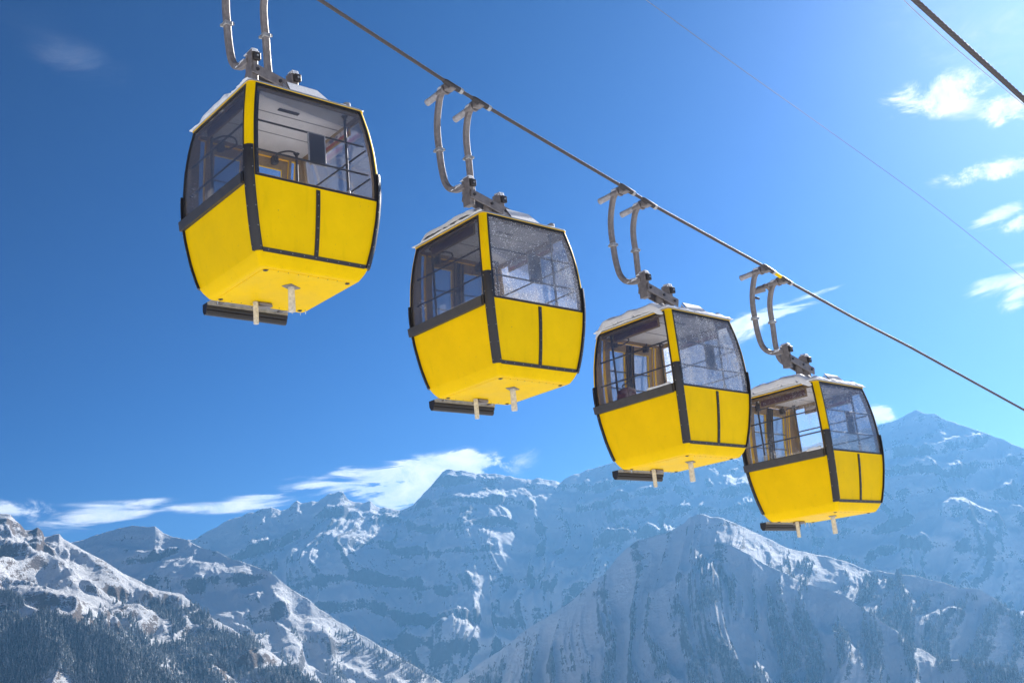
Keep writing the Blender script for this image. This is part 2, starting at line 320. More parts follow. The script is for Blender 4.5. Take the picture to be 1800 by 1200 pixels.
def conifer_mesh(name, seed, tiers=6, nside=9):
    rnd = random.Random(seed); V = []; F = []; mi = []
    def ring(r0, z, jz, n, jr):
        i0 = len(V)
        for k in range(n):
            a = 2*math.pi*(k+rnd.random()*.5)/n; rr_ = r0*(1+rnd.uniform(-jr, jr)); V.append((rr_*math.cos(a), rr_*math.sin(a), z+rnd.uniform(-jz, jz)))
        return i0
    a = ring(.018, 0, 0, 5, 0); b = ring(.006, .9, 0, 5, 0)
    for k in range(5): F.append((a+k, a+(k+1) % 5, b+(k+1) % 5, b+k)); mi.append(1)
    for t_ in range(tiers):
        f = t_/tiers; z0 = .10+.84*f; r0 = .17*(1-f)**.85+.012; ztop = min(1.0, z0+.30*(1-f*.45))
        i = ring(r0, z0, .018, nside, .38); V.append((0, 0, ztop)); tip = len(V)-1
        j = ring(r0*.25, z0+.03, .005, nside, .1)
        for k in range(nside):
            F.append((i+k, i+(k+1) % nside, tip)); mi.append(0); F.append((i+(k+1) % nside, i+k, j+k, j+(k+1) % nside)); mi.append(0)
    me = bpy.data.meshes.new(name); me.from_pydata(V, [], F); me.materials.append(M['needles']); me.materials.append(M['bark'])
    me.polygons.foreach_set('material_index', mi); me.update(); return me
CM = [conifer_mesh('snowy_conifer_%s' % w, s_, t_) for w, s_, t_ in (('broad', 3, 6), ('slim', 8, 7), ('sparse', 15, 5))]
rng = np.random.default_rng(5)
def in_frame(p, m=0.0):
    d = p@FWD; x = 900+FOC*(p@RT)/d; y = 600-FOC*(p@UP)/d
    return (x > -20-m) & (x < 1820+m) & (y < 1215+m) & (y > 0), x, y
def scatter(P, s, n, mask, rib):
    nr, nc = P.shape[:2]; lo = np.searchsorted(s, -6)
    i = rng.integers(lo, nr-1, n*3); j = rng.integers(0, nc-1, n*3)
    fi = rng.random(n*3)[:, None]; fj = rng.random(n*3)[:, None]
    p = (P[i, j]*(1-fi)+P[i+1, j]*fi)*(1-fj)+(P[i, j+1]*(1-fi)+P[i+1, j+1]*fi)*fj
    ok, x, y = in_frame(p, 60)
    # crude facing test: terrain steps seen from the camera
    q = P[np.minimum(i+1, nr-1), j]; ok &= mask(p, s[i], x, y, rib[i, j])
    p = p[ok]; p = p[:n]; return p
def forest(name, p, mesh_source, h0, h1):
    me = bpy.data.meshes.new(name); me.vertices.add(len(p)); me.vertices.foreach_set('co', p.astype(np.float32).ravel())
    sc_ = me.attributes.new('tree_height', 'FLOAT', 'POINT'); sc_.data.foreach_set('value', rng.uniform(h0, h1, len(p)).astype(np.float32)*rng.choice([.55, .8, 1, 1, 1.15], len(p)).astype(np.float32))
    me.update(); o = link(bpy.data.objects.new(name, me))
    g = bpy.data.node_groups.new(name+'_nodes', 'GeometryNodeTree')
    g.interface.new_socket('Geometry', in_out='INPUT', socket_type='NodeSocketGeometry'); g.interface.new_socket('Geometry', in_out='OUTPUT', socket_type='NodeSocketGeometry')
    gi = g.nodes.new('NodeGroupInput'); go = g.nodes.new('NodeGroupOutput'); ip = g.nodes.new('GeometryNodeInstanceOnPoints')
    ob = g.nodes.new('GeometryNodeObjectInfo'); ob.inputs['Object'].default_value = mesh_source; ob.inputs['As Instance'].default_value = True
    na = g.nodes.new('GeometryNodeInputNamedAttribute'); na.data_type = 'FLOAT'; na.inputs['Name'].default_value = 'tree_height'
    rv = g.nodes.new('FunctionNodeRandomValue'); rv.data_type = 'FLOAT_VECTOR'; rv.inputs[0].default_value = (-.04, -.04, 0); rv.inputs[1].default_value = (.04, .04, 6.28)
    rs = g.nodes.new('FunctionNodeRandomValue'); rs.data_type = 'FLOAT_VECTOR'; rs.inputs[0].default_value = (.75, .75, .9); rs.inputs[1].default_value = (1.2, 1.2, 1.1); rs.inputs['Seed'].default_value = 4
    vm = g.nodes.new('ShaderNodeVectorMath'); vm.operation = 'SCALE'
    g.links.new(gi.outputs[0], ip.inputs['Points']); g.links.new(ob.outputs['Geometry'], ip.inputs['Instance']); g.links.new(rv.outputs[0], ip.inputs['Rotation'])
    g.links.new(rs.outputs[0], vm.inputs[0]); g.links.new(na.outputs['Attribute'], vm.inputs['Scale']); g.links.new(vm.outputs[0], ip.inputs['Scale'])
    g.links.new(ip.outputs[0], go.inputs[0])
    md = o.modifiers.new('trees', 'NODES'); md.node_group = g
    return o
# one conifer of each shape stands at full size as the source of the wood behind it
def m_for(p, s, x, y):
    return np.ones(len(p), bool)
pF = scatter(PF, sF, 24000, lambda p, s, x, y, rb: (fbm(p[:, 0]/160, p[:, 1]/160, 3, 2) > -.42), bF)
def m_near(p, s, x, y, rb):
    lim = np.interp(x, [0, 130, 200, 300, 400, 550], [1080, 1095, 1075, 1085, 1120, 1180]) - 40*np.clip((x-150)/150, 0, 1)
    n = fbm(p[:, 0]/120, p[:, 1]/120, 4, 3)
    n2 = ridged(p[:, 0]/300+p[:, 1]/500, p[:, 1]/300-p[:, 0]/700, 2, 41)
    return (y > lim+n*30) & (n > -.35) & (n2 < 1.18)
pN = scatter(PN, sN, 14000, m_near, bN)
def m_mid(p, s, x, y, rb):
    lim = np.interp(x, [300, 450, 600, 700, 800], [1100, 1110, 1100, 1130, 1180]); n = fbm(p[:, 0]/170, p[:, 1]/170, 4, 13)
    return (y > lim+n*40) & (n > -.1)
pM = scatter(PM, sM, 7000, m_mid, bM)
def m_pyr(p, s, x, y, rb):
    n = ridged(p[:, 0]/210+fbm(p[:, 0]/400, p[:, 1]/400, 3, 8)*1.2, p[:, 1]/900, 2, 21); n2 = fbm(p[:, 0]/200, p[:, 1]/200, 4, 22)
    lim = np.interp(x, [800, 1000, 1100, 1200, 1350, 1800], [1150, 1120, 1060, 1000, 960, 1010]) + 30
    return (y > lim+n2*50) & (rb + .35*n2 + .25*(n-1) > 1.16-.0014*(y-lim)) & (n2 > -.45)
pP = scatter(PP, sP, 20000, m_pyr, bP); pS = scatter(PS, sS, 11000, lambda p, s, x, y, rb: m_pyr(p, s, x, y-15, rb), bS)

# single trees: the ones that show largest, on the forested spur at the lower left
okF, xF, yF = in_frame(pF); dF = np.hypot(pF[:, 0], pF[:, 1])
crest_d = np.argsort(np.where(okF, dF, 1e9)); single = crest_d[:280]
rest = np.ones(len(pF), bool); rest[single] = False
src = []
for n_, i in enumerate(single):
    o = link(bpy.data.objects.new('snowy_conifer', CM[n_ % 3])); h = 15.5*(.7+.55*random.Random(n_).random())
    o.location = pF[i]; o.scale = (h, h, h); o.rotation_euler = (0, 0, n_*2.4)
    tag(o, 'tall snow dusted conifer standing in the dense forest at the lower left corner', 'tree', 'conifers in the forest on the lower left slope')
    src.append(o)
tag(forest('forest', pF[rest], src[0], 11, 19), 'dense dark frosted conifer forest on the lower left slope', 'forest', kind='stuff')
tag(forest('forest', pN, src[1], 11, 19), 'conifers scattered below the sunlit snow slopes on the left', 'forest', kind='stuff')
tag(forest('forest', pM, src[2], 12, 20), 'thin forest along the low ridge running to the valley', 'forest', kind='stuff')
tag(forest('forest', pP, src[1], 12, 20), 'frosted conifer strips running down the pyramid shaped mountain', 'forest', kind='stuff')
tag(forest('forest', pS, src[0], 12, 20), 'frosted conifers on the lower right spur', 'forest', kind='stuff')
for o in src[:3]: pass

# ------------------------------------------------------------------ haze
def box_verts(x0, x1, y0, y1, z0, z1):
    return [(x0, y0, z0), (x1, y0, z0), (x1, y1, z0), (x0, y1, z0), (x0, y0, z1), (x1, y0, z1), (x1, y1, z1), (x0, y1, z1)]
BF = [(0, 3, 2, 1), (4, 5, 6, 7), (0, 1, 5, 4), (1, 2, 6, 5), (2, 3, 7, 6), (3, 0, 4, 7)]
TOP = max(float(P[..., 2].max()) for P, _ in RIDGES.values())+25; print('highest', TOP)
hm = bpy.data.meshes.new('haze'); hm.from_pydata(box_verts(-8200, 8200, -8200, 8200, -1100, TOP), [], BF)
hmat = bpy.data.materials.new('haze'); hmat.use_nodes = True; ht = hmat.node_tree; ht.nodes.clear()
pv = ht.nodes.new('ShaderNodeVolumePrincipled'); pv.inputs['Color'].default_value = (.20, .53, 1.0, 1); pv.inputs['Density'].default_value = HAZE_DENSITY; pv.inputs['Anisotropy'].default_value = .4
ho = ht.nodes.new('ShaderNodeOutputMaterial'); ht.links.new(pv.outputs[0], ho.inputs['Volume']); hm.materials.append(hmat)
hz = link(bpy.data.objects.new('haze', hm)); tag(hz, 'thin blue air between the camera and the mountains', kind='stuff')

# ------------------------------------------------------------------ small mesh builder
class MB:
    def __init__(self): self.V = []; self.F = []; self.mi = []; self.sm = []
    def add(self, V, F, mat=0, smooth=False):
        n = len(self.V); self.V += [tuple(v) for v in V]; self.F += [tuple(n+i for i in f) for f in F]; self.mi += [mat]*len(F); self.sm += [smooth]*len(F); return self
    def box(self, c, s, rot=None, mat=0, bevel=0.0):
        c = Vector(c); hx, hy, hz = s[0]/2, s[1]/2, s[2]/2; R = rot or Matrix.Identity(3)
        if bevel <= 0:
            self.add([c+R@Vector(v) for v in box_verts(-hx, hx, -hy, hy, -hz, hz)], BF, mat); return self
        b = min(bevel, hx*.9, hy*.9, hz*.9); V = []; idx = {}
        for sx in (-1, 1):
            for sy in (-1, 1):
                for sz in (-1, 1):
                    for ax in range(3):
                        p = [sx*(hx-b), sy*(hy-b), sz*(hz-b)]; p[ax] = (sx*hx, sy*hy, sz*hz)[ax]
                        idx[(sx, sy, sz, ax)] = len(V); V.append(c+R@Vector(p))
        F = []
        for ax in range(3):
            o1, o2 = [(1, 2), (2, 0), (0, 1)][ax]
            for s0 in (-1, 1):
                q = []
                for (u, v) in ((-1, -1), (1, -1), (1, 1), (-1, 1)):
                    k = [0, 0, 0]; k[ax] = s0; k[o1] = u; k[o2] = v; q.append(idx[(k[0], k[1], k[2], ax)])
                F.append(q if s0 > 0 else q[::-1])
            for u in (-1, 1):
                for v in (-1, 1):
                    a = [0, 0, 0]; a[o1] = u; a[o2] = v; a[ax] = -1; bb = a[:]; bb[ax] = 1
                    q = [idx[(*a, o1)], idx[(*a, o2)], idx[(*bb, o2)], idx[(*bb, o1)]]
                    F.append(q if u*v > 0 else q[::-1])
        for sx in (-1, 1):
            for sy in (-1, 1):
                for sz in (-1, 1):
                    q = [idx[(sx, sy, sz, 0)], idx[(sx, sy, sz, 1)], idx[(sx, sy, sz, 2)]]; F.append(q if sx*sy*sz > 0 else q[::-1])
        return self.add(V, F, mat)
    def tube(self, pts, r, n=12, mat=0, cap=True, smooth=True, square=False, radii=None, up=(0, 0, 1)):
        pts = [Vector(p) for p in pts]; V = []; F = []
        prev = None
        for i, p in enumerate(pts):
            t = (pts[min(i+1, len(pts)-1)]-pts[max(i-1, 0)]).normalized()
            if prev is None:
                a = Vector(up)
                if abs(t.dot(a)) > .9: a = Vector((1, 0, 0))
                prev = (a-t*a.dot(t)).normalized()
            else: prev = (prev-t*prev.dot(t)).normalized()
            b = t.cross(prev); rr_ = radii[i] if radii else r
            if square:
                h = rr_; c = rr_*.28
                ring = [(h, -h+c), (h, h-c), (h-c, h), (-h+c, h), (-h, h-c), (-h, -h+c), (-h+c, -h), (h-c, -h)]
            else: ring = [(rr_*math.cos(2*math.pi*k/n), rr_*math.sin(2*math.pi*k/n)) for k in range(n)]
            m = len(ring)
            V += [p+prev*x+b*y for x, y in ring]
        for i in range(len(pts)-1):
            for k in range(m): F.append((i*m+k, i*m+(k+1) % m, (i+1)*m+(k+1) % m, (i+1)*m+k))
        self.add(V, F, mat, smooth)
        if cap:
            self.add(V[:m], [tuple(range(m))[::-1]], mat); self.add(V[-m:], [tuple(range(m))], mat)
        return self
    def build(self, name, mats, parent=None, bevel=0):
        me = bpy.data.meshes.new(name); me.from_pydata(self.V, [], self.F)
        for m in (mats if isinstance(mats, (list, tuple)) else [mats]): me.materials.append(m)
        me.polygons.foreach_set('material_index', self.mi); me.polygons.foreach_set('use_smooth', self.sm); me.update()
        o = bpy.data.objects.new(name, me); link(o, parent)
        if bevel:
            md = o.modifiers.new('bevel', 'BEVEL'); md.width = bevel; md.segments = 2; md.limit_method = 'ANGLE'; md.angle_limit = math.radians(40)
        return o
def smooth_path(pts, k=6):
    "Catmull-Rom through the points"
    P = [Vector(p) for p in pts]; P = [P[0]*2-P[1]]+P+[P[-1]*2-P[-2]]; out = []
    for i in range(1, len(P)-2):
        for j in range(k):
            t = j/k; a, b, c, d = P[i-1:i+3]
            out.append(.5*((2*b)+(c-a)*t+(2*a-5*b+4*c-d)*t*t+(-a+3*b-3*c+d)*t**3))
    out.append(P[-2]); return out

# ------------------------------------------------------------------ materials of the lift
def yellow_paint():
    m, t, b = new_mat('yellow_paint'); L = t.links.new
    tcn = t.nodes.new('ShaderNodeTexCoord')
    def ns(scale, detail=6, rough=.6, stretch=(1, 1, 1)):
        mp = t.nodes.new('ShaderNodeMapping'); mp.inputs['Scale'].default_value = stretch; L(tcn.outputs['Object'], mp.inputs['Vector'])
        n = t.nodes.new('ShaderNodeTexNoise'); n.inputs['Scale'].default_value = scale; n.inputs['Detail'].default_value = detail; n.inputs['Roughness'].default_value = rough; L(mp.outputs[0], n.inputs['Vector']); return n.outputs[0]
    broad = ns(1.6, 4, .6); run = ns(9, 5, .6, (1, 1, .12)); spots = ns(34, 3, .5); chips = ns(70, 2, .5)
    r = t.nodes.new('ShaderNodeMapRange'); r.inputs[1].default_value = .3; r.inputs[2].default_value = .75; r.inputs[3].default_value = .9; r.inputs[4].default_value = 1.05; L(broad, r.inputs[0])
    r2 = t.nodes.new('ShaderNodeMapRange'); r2.inputs[1].default_value = .56; r2.inputs[2].default_value = .80; r2.inputs[3].default_value = 1; r2.inputs[4].default_value = .88; L(run, r2.inputs[0])
    sc_ = t.nodes.new('ShaderNodeVectorMath'); sc_.operation = 'SCALE'; sc_.inputs[0].default_value = (.92, .585, .002); L(math_(t, 'MULTIPLY', r.outputs[0], r2.outputs[0]), sc_.inputs['Scale'])
    # small chips and dull grey rubbed marks
    c1 = t.nodes.new('ShaderNodeMapRange'); c1.inputs[1].default_value = .735; c1.inputs[2].default_value = .76; L(chips, c1.inputs[0])
    mix = t.nodes.new('ShaderNodeMix'); mix.data_type = 'RGBA'; mix.inputs[7].default_value = (.20, .17, .12, 1); L(c1.outputs[0], mix.inputs[0]); L(sc_.outputs[0], mix.inputs[6])
    L(mix.outputs[2], b.inputs['Base Color'])
    r3 = t.nodes.new('ShaderNodeMapRange'); r3.inputs[1].default_value = .35; r3.inputs[2].default_value = .65; r3.inputs[3].default_value = .38; r3.inputs[4].default_value = .55; b.inputs['Specular IOR Level'].default_value = .05; L(broad, r3.inputs[0]); L(r3.outputs[0], b.inputs['Roughness'])
    bp = t.nodes.new('ShaderNodeBump'); bp.inputs['Strength'].default_value = .25; bp.inputs['Distance'].default_value = .02; L(ns(3.5, 3, .5), bp.inputs['Height']); L(bp.outputs[0], b.inputs['Normal'])
    return m
M['yellow'] = yellow_paint()
M['black'] = simple('black_rubber', (.018, .017, .020), .42, noise=.4, nscale=25, bump=.2, bscale=90)
M['rail'] = simple('grey_plastic', (.055, .055, .060), .5, noise=.35, nscale=12)
M['steel'] = simple('galvanised_steel', (.23, .205, .195), .5, metal=.3, noise=.35, nscale=16, bump=.35, bscale=45)
M['darksteel'] = simple('dark_steel', (.06, .055, .055), .5, metal=.5, noise=.3, nscale=30)
M['alu'] = simple('aluminium', (.46, .45, .43), .45, metal=.6, noise=.3, nscale=18)
M['tan'] = simple('ochre_lining', (.28, .185, .08), .55, noise=.2, nscale=10)
M['ceil'] = simple('ceiling_board', (.88, .86, .85), .7, noise=.10, nscale=5)
M['roof'] = simple('roof_skin', (.30, .30, .31), .6, noise=.2, nscale=9)
M['maroon'] = simple('maroon_board', (.075, .02, .03), .5)
M['bench'] = simple('bench_board', (.60, .56, .50), .6, noise=.2)
M['pipe'] = simple('frosted_pipe', (.66, .62, .52), .6, noise=.35, nscale=30, bump=.4, bscale=70)
M['ice'] = simple('icicle_ice', (.75, .85, .95), .1); M['ice'].node_tree.nodes['Principled BSDF'].inputs['Transmission Weight'].default_value = .6
def snow_mat(name, crust=0.0):
    m, t, b = new_mat(name); L = t.links.new; b.inputs['Roughness'].default_value = .65; b.inputs['Specular IOR Level'].default_value = .3
    tcn = t.nodes.new('ShaderNodeTexCoord'); n = t.nodes.new('ShaderNodeTexNoise'); n.inputs['Scale'].default_value = 45; n.inputs['Detail'].default_value = 7; n.inputs['Roughness'].default_value = .7; L(tcn.outputs['Object'], n.inputs['Vector'])
    r = t.nodes.new('ShaderNodeMapRange'); r.inputs[1].default_value = .35; r.inputs[2].default_value = .62; r.inputs[3].default_value = 1-crust; r.inputs[4].default_value = 1; L(n.outputs[0], r.inputs[0])
    mx_ = t.nodes.new('ShaderNodeMix'); mx_.data_type = 'RGBA'; mx_.inputs[6].default_value = (.22, .23, .26, 1); mx_.inputs[7].default_value = (.85, .87, .90, 1); L(r.outputs[0], mx_.inputs[0]); L(mx_.outputs[2], b.inputs['Base Color'])
    bp = t.nodes.new('ShaderNodeBump'); bp.inputs['Strength'].default_value = .6; bp.inputs['Distance'].default_value = .01; L(n.outputs[0], bp.inputs['Height']); L(bp.outputs[0], b.inputs['Normal'])
    return m
M['rime'] = simple('rimed_steel', (.36, .35, .36), .6, noise=.4, nscale=25, bump=.4, bscale=50)
M['snow'] = snow_mat('fresh_snow'); M['crust'] = snow_mat('snow_crust', .35)
def glass_mat(name, frost, seed, tint=(.99, .99, 1.0), lo=.56):
    "acrylic pane: see-through, slightly dull, with wet and frosted specks and streaks"
    m = bpy.data.materials.new(name); m.use_nodes = True; t = m.node_tree; t.nodes.clear(); L = t.links.new
    out = t.nodes.new('ShaderNodeOutputMaterial'); tr = t.nodes.new('ShaderNodeBsdfTransparent'); tr.inputs[0].default_value = (*tint, 1)
    gl = t.nodes.new('ShaderNodeBsdfGlossy'); gl.inputs['Roughness'].default_value = .06; gl.inputs['Color'].default_value = (.8, .8, .8, 1)
    fr = t.nodes.new('ShaderNodeFresnel'); fr.inputs[0].default_value = 1.35
    m1 = t.nodes.new('ShaderNodeMixShader'); L(math_(t, 'MULTIPLY', fr.outputs[0], .8, clamp=True), m1.inputs[0]); L(tr.outputs[0], m1.inputs[1]); L(gl.outputs[0], m1.inputs[2])
    tcn = t.nodes.new('ShaderNodeTexCoord')
    def ns(scale, stretch=(1, 1, 1), detail=4, rough=.6):
        mp = t.nodes.new('ShaderNodeMapping'); mp.inputs['Location'].default_value = (seed*3.1, seed*1.7, 0); mp.inputs['Scale'].default_value = stretch; L(tcn.outputs['Object'], mp.inputs['Vector'])
        n = t.nodes.new('ShaderNodeTexNoise'); n.inputs['Scale'].default_value = scale; n.inputs['Detail'].default_value = detail; n.inputs['Roughness'].default_value = rough; L(mp.outputs[0], n.inputs['Vector']); return n.outputs[0]
    area = ns(1.7, (1, 1, .8), 3); streak_ = ns(11, (1, 1, .13), 4)
    vm_ = t.nodes.new('ShaderNodeMapping'); vm_.inputs['Location'].default_value = (seed*2.3, seed, 0); L(tcn.outputs['Object'], vm_.inputs['Vector'])
    vo = t.nodes.new('ShaderNodeTexVoronoi'); vo.inputs['Scale'].default_value = 62; L(vm_.outputs[0], vo.inputs['Vector'])
    sc3 = t.nodes.new('ShaderNodeSeparateColor'); L(vo.outputs['Color'], sc3.inputs[0])
    fine = ns(60, (1, 1, 1), 4, .75)
    # beads of melt water and rime, thick where the large-scale pattern is high
    ar = t.nodes.new('ShaderNodeMapRange'); ar.inputs[1].default_value = lo-.10; ar.inputs[2].default_value = lo+.10; L(area, ar.inputs[0])
    st = t.nodes.new('ShaderNodeMapRange'); st.inputs[1].default_value = .48; st.inputs[2].default_value = .66; L(streak_, st.inputs[0])
    keep_ = math_(t, 'GREATER_THAN', math_(t, 'ADD', sc3.outputs[0], math_(t, 'MULTIPLY', ar.outputs[0], .55)), 1.14-.17*min(1.3, frost))
    dot_ = math_(t, 'MULTIPLY', math_(t, 'LESS_THAN', vo.outputs['Distance'], .27), keep_)
    sp = t.nodes.new('ShaderNodeMapRange'); sp.inputs[1].default_value = .50; sp.inputs[2].default_value = .60; L(fine, sp.inputs[0])
    k = math_(t, 'MULTIPLY', math_(t, 'MULTIPLY', sp.outputs[0], ar.outputs[0]), math_(t, 'ADD', st.outputs[0], .25))
    k = math_(t, 'MULTIPLY', k, .45*frost, clamp=True)
    dust = math_(t, 'MAXIMUM', k, math_(t, 'MULTIPLY', dot_, min(.95, .45+.4*frost)))
    dust = math_(t, 'ADD', dust, math_(t, 'MULTIPLY', math_(t, 'MULTIPLY', ar.outputs[0], st.outputs[0]), .10*min(1, frost)))
    dust = math_(t, 'ADD', dust, .02+.05*min(1.5, frost), clamp=True)
    df = t.nodes.new('ShaderNodeBsdfTranslucent'); df.inputs[0].default_value = (.95, .97, 1, 1)
    dd = t.nodes.new('ShaderNodeBsdfDiffuse'); dd.inputs[0].default_value = (.8, .84, .9, 1)
    mf = t.nodes.new('ShaderNodeMixShader'); mf.inputs[0].default_value = .35; L(df.outputs[0], mf.inputs[1]); L(dd.outputs[0], mf.inputs[2])
    m2 = t.nodes.new('ShaderNodeMixShader'); L(dust, m2.inputs[0]); L(m1.outputs[0], m2.inputs[1]); L(mf.outputs[0], m2.inputs[2]); L(m2.outputs[0], out.inputs[0])
    return m

# ------------------------------------------------------------------ the cabin body
KZ = [0, .03, .13, .40, .70, .93, 1.10, 1.30, 1.55, 1.80, 2.05, 2.2]
KA = [.585, .630, .685, .746, .793, .816, .823, .820, .806, .775, .728, .69]
KB = [.610, .655, .703, .755, .795, .814, .820, .816, .800, .770, .725, .69]
_za = np.linspace(0, 2.2, 221)
_ker = np.hanning(19); _ker /= _ker.sum()
_ta = np.convolve(np.pad(np.interp(_za, KZ, KA), 9, 'edge'), _ker, 'valid'); _tb = np.convolve(np.pad(np.interp(_za, KZ, KB), 9, 'edge'), _ker, 'valid')
def fa(z): return float(np.interp(z, _za, _ta))
def fb(z): return float(np.interp(z, _za, _tb))
# faces: 'B' -y (towards the photographer, right), 'A' -x (left), 'C' +x, 'D' +y (doors)
def fpt(face, u, z, off=0.0):
    a = fa(z); b = fb(z)
    if face == 'B': return (u, -(b+off), z)
    if face == 'D': return (-u, b+off, z)
    if face == 'A': return (-(a+off), -u, z)
    return (a+off, u, z)
def fhalf(face, z): return fa(z) if face in 'BD' else fb(z)
def edge(m, side):
    "u running a fixed margin m inside the corner"
    return lambda f, z: side*(fhalf(f, z)-m)
def const(u): return lambda f, z: u
def panel(mb, face, u0, u1, z0, z1, o0, o1, nz=None, nu=1, mo=0, mi_=0):
    "curved slab between offsets o0 (inner) and o1 (outer)"
    nz = nz or max(1, int((z1-z0)/.07)); zs = [z0+(z1-z0)*k/nz for k in range(nz+1)]
    V = []
    for o in (o1, o0):
        for z in zs:
            a, b = u0(face, z), u1(face, z)
            for k in range(nu+1): V.append(fpt(face, a+(b-a)*k/nu, z, o))
    w = nu+1; n = w*(nz+1)
    Fo = [(i*w+k, i*w+k+1, (i+1)*w+k+1, (i+1)*w+k) for i in range(nz) for k in range(nu)]
    Fi = [tuple(n+j for j in f[::-1]) for f in Fo]
    mb.add(V, Fo, mo, True); 
    mb.add(V, Fi, mi_, True)
    E_ = []
    for i in range(nz):
        E_.append((i*w, (i+1)*w, n+(i+1)*w, n+i*w)); E_.append(((i+1)*w+nu, i*w+nu, n+i*w+nu, n+(i+1)*w+nu))
    for k in range(nu):
        E_.append((k+1, k, n+k, n+k+1)); E_.append((nz*w+k, nz*w+k+1, n+nz*w+k+1, n+nz*w+k))
    mb.add(V, E_, mo, False)
    return mb
def frame(mb, face, u0, u1, z0, z1, w, o0, o1, mo=0, mi_=0, wt=None):
    wt = wt or w
    i0 = lambda f, z: u0(f, z)+w; i1 = lambda f, z: u1(f, z)-w
    panel(mb, face, u0, i0, z0, z1, o0, o1, mo=mo, mi_=mi_); panel(mb, face, i1, u1, z0, z1, o0, o1, mo=mo, mi_=mi_)
    panel(mb, face, i0, i1, z0, z0+w, o0, o1, mo=mo, mi_=mi_); panel(mb, face, i0, i1, z1-wt, z1, o0, o1, mo=mo, mi_=mi_)
    return mb
def corner(mb, sx, sy, z0, z1, o0, o1, m, r=.055, mat=0, mi_=0, n=6):
    mA, mB = m if isinstance(m, tuple) else (m, m)
    "post that wraps the corner, reaching a margin m along both faces"
    nz = max(1, int((z1-z0)/.07)); rows = []
    for o in (o1, o0):
        for k in range(nz+1):
            z = z0+(z1-z0)*k/nz; a = fa(z); b = fb(z); ro = r+o; row = [(sx*(a+o), sy*(b-mA))]
            cx, cy = a-r, b-r
            for j in range(n+1):
                t = math.pi/2*j/n; row.append((sx*(cx+ro*math.cos(t)), sy*(cy+ro*math.sin(t))))
            row.append((sx*(a-mB), sy*(b+o))); rows.append([(x, y, z) for x, y in row])
    w = n+3; V = [p for row in rows for p in row]; N_ = w*(nz+1); flip = sx*sy < 0
    Fo = [(i*w+k, i*w+k+1, (i+1)*w+k+1, (i+1)*w+k) for i in range(nz) for k in range(w-1)]
    if flip: Fo = [f[::-1] for f in Fo]
    Fi = [tuple(N_+j for j in f[::-1]) for f in Fo]
    mb.add(V, Fo, mat, True); mb.add(V, Fi, mi_, True)
    E_ = [(k, k+1, N_+k+1, N_+k) for k in range(w-1)] + [(nz*w+k, nz*w+k+1, N_+nz*w+k+1, N_+nz*w+k) for k in range(w-1)]
    E_ += [(i*w, (i+1)*w, N_+(i+1)*w, N_+i*w) for i in range(nz)] + [((i+1)*w-1, (i+2)*w-1, N_+(i+2)*w-1, N_+(i+1)*w-1) for i in range(nz)]
    mb.add(V, E_, mat, False); return mb
def ring_xy(a, b, r, n=5):
    out = []
    for q, (sx, sy) in enumerate(((1, 1), (-1, 1), (-1, -1), (1, -1))):
        for j in range(n+1):
            t = math.pi/2*(q+j/n); out.append((sx*(a-r)+r*math.cos(t), sy*(b-r)+r*math.sin(t)))
    return out
def loft(mb, rings, mat=0, cap0=False, cap1=False, smooth=True):
    m = len(rings[0]); V = [p for r_ in rings for p in r_]
    mb.add(V, [(i*m+k, i*m+(k+1) % m, (i+1)*m+(k+1) % m, (i+1)*m+k) for i in range(len(rings)-1) for k in range(m)], mat, smooth)
    if cap0: mb.add(rings[0], [tuple(range(m))[::-1]], mat)
    if cap1: mb.add(rings[-1], [tuple(range(m))], mat)
    return mb
SILL, HEAD = .925, 2.050

def snow_blob(name, parent, x0, x1, y0, y1, z, th, seed, edge_drop=.02, n=34, overhang=0.0, skew=0.0, r=None, keep=0.0):
    "a lumpy closed sheet of snow lying on a flat or gently curved surface"
    xs = np.linspace(x0, x1, n); ys = np.linspace(y0, y1, n); Xg, Yg = np.meshgrid(xs, ys)
    u = (Xg-x0)/(x1-x0)*2-1; v = (Yg-y0)/(y1-y0)*2-1
    e = np.clip((1-np.maximum(np.abs(u), np.abs(v)))*5, 0, 1); e = np.sqrt(np.clip(e*(2-e), 0, 1))
    nz_ = fbm(Xg*3.1+seed, Yg*3.1, 4, seed)
    t = th*(.55+.6*np.clip(nz_+.35, 0, 1.3))*(1+skew*(-u)) * e + .004
    base = z(Xg, Yg) if callable(z) else np.full_like(Xg, z)
    jx = .018*fbm(Xg*9, Yg*9, 2, seed+4)*(1-e); jy = .018*fbm(Xg*9, Yg*9, 2, seed+7)*(1-e)
    top = np.stack([Xg+jx*1.5, Yg+jy*1.5, base+t-edge_drop*(1-e)], -1); bot = np.stack([Xg+jx*1.5, Yg+jy*1.5, base-edge_drop*(1-e)-.006], -1)
    mb = MB(); V = list(map(tuple, top.reshape(-1, 3)))+list(map(tuple, bot.reshape(-1, 3))); K = n*n
    ok = np.ones((n-1, n-1), bool)
    if keep: 
        cn = nz_[:-1, :-1]; ok = cn > -keep
    F = []
    for i in range(n-1):
        for j in range(n-1):
            if not ok[i, j]: continue
            a = i*n+j; F.append((a, a+1, a+n+1, a+n)); F.append((K+a, K+a+n, K+a+n+1, K+a+1))
            if j == 0 or not ok[i, j-1]: F.append((a, a+n, K+a+n, K+a))
            if j == n-2 or not ok[i, j+1]: F.append((a+1, K+a+1, K+a+n+1, a+n+1))
            if i == 0 or not ok[i-1, j]: F.append((a, K+a, K+a+1, a+1))
            if i == n-2 or not ok[i+1, j]: F.append((a+n, a+n+1, K+a+n+1, K+a+n))
    mb.add(V, F, 0, True)
    return mb.build(name, M['snow'], parent)

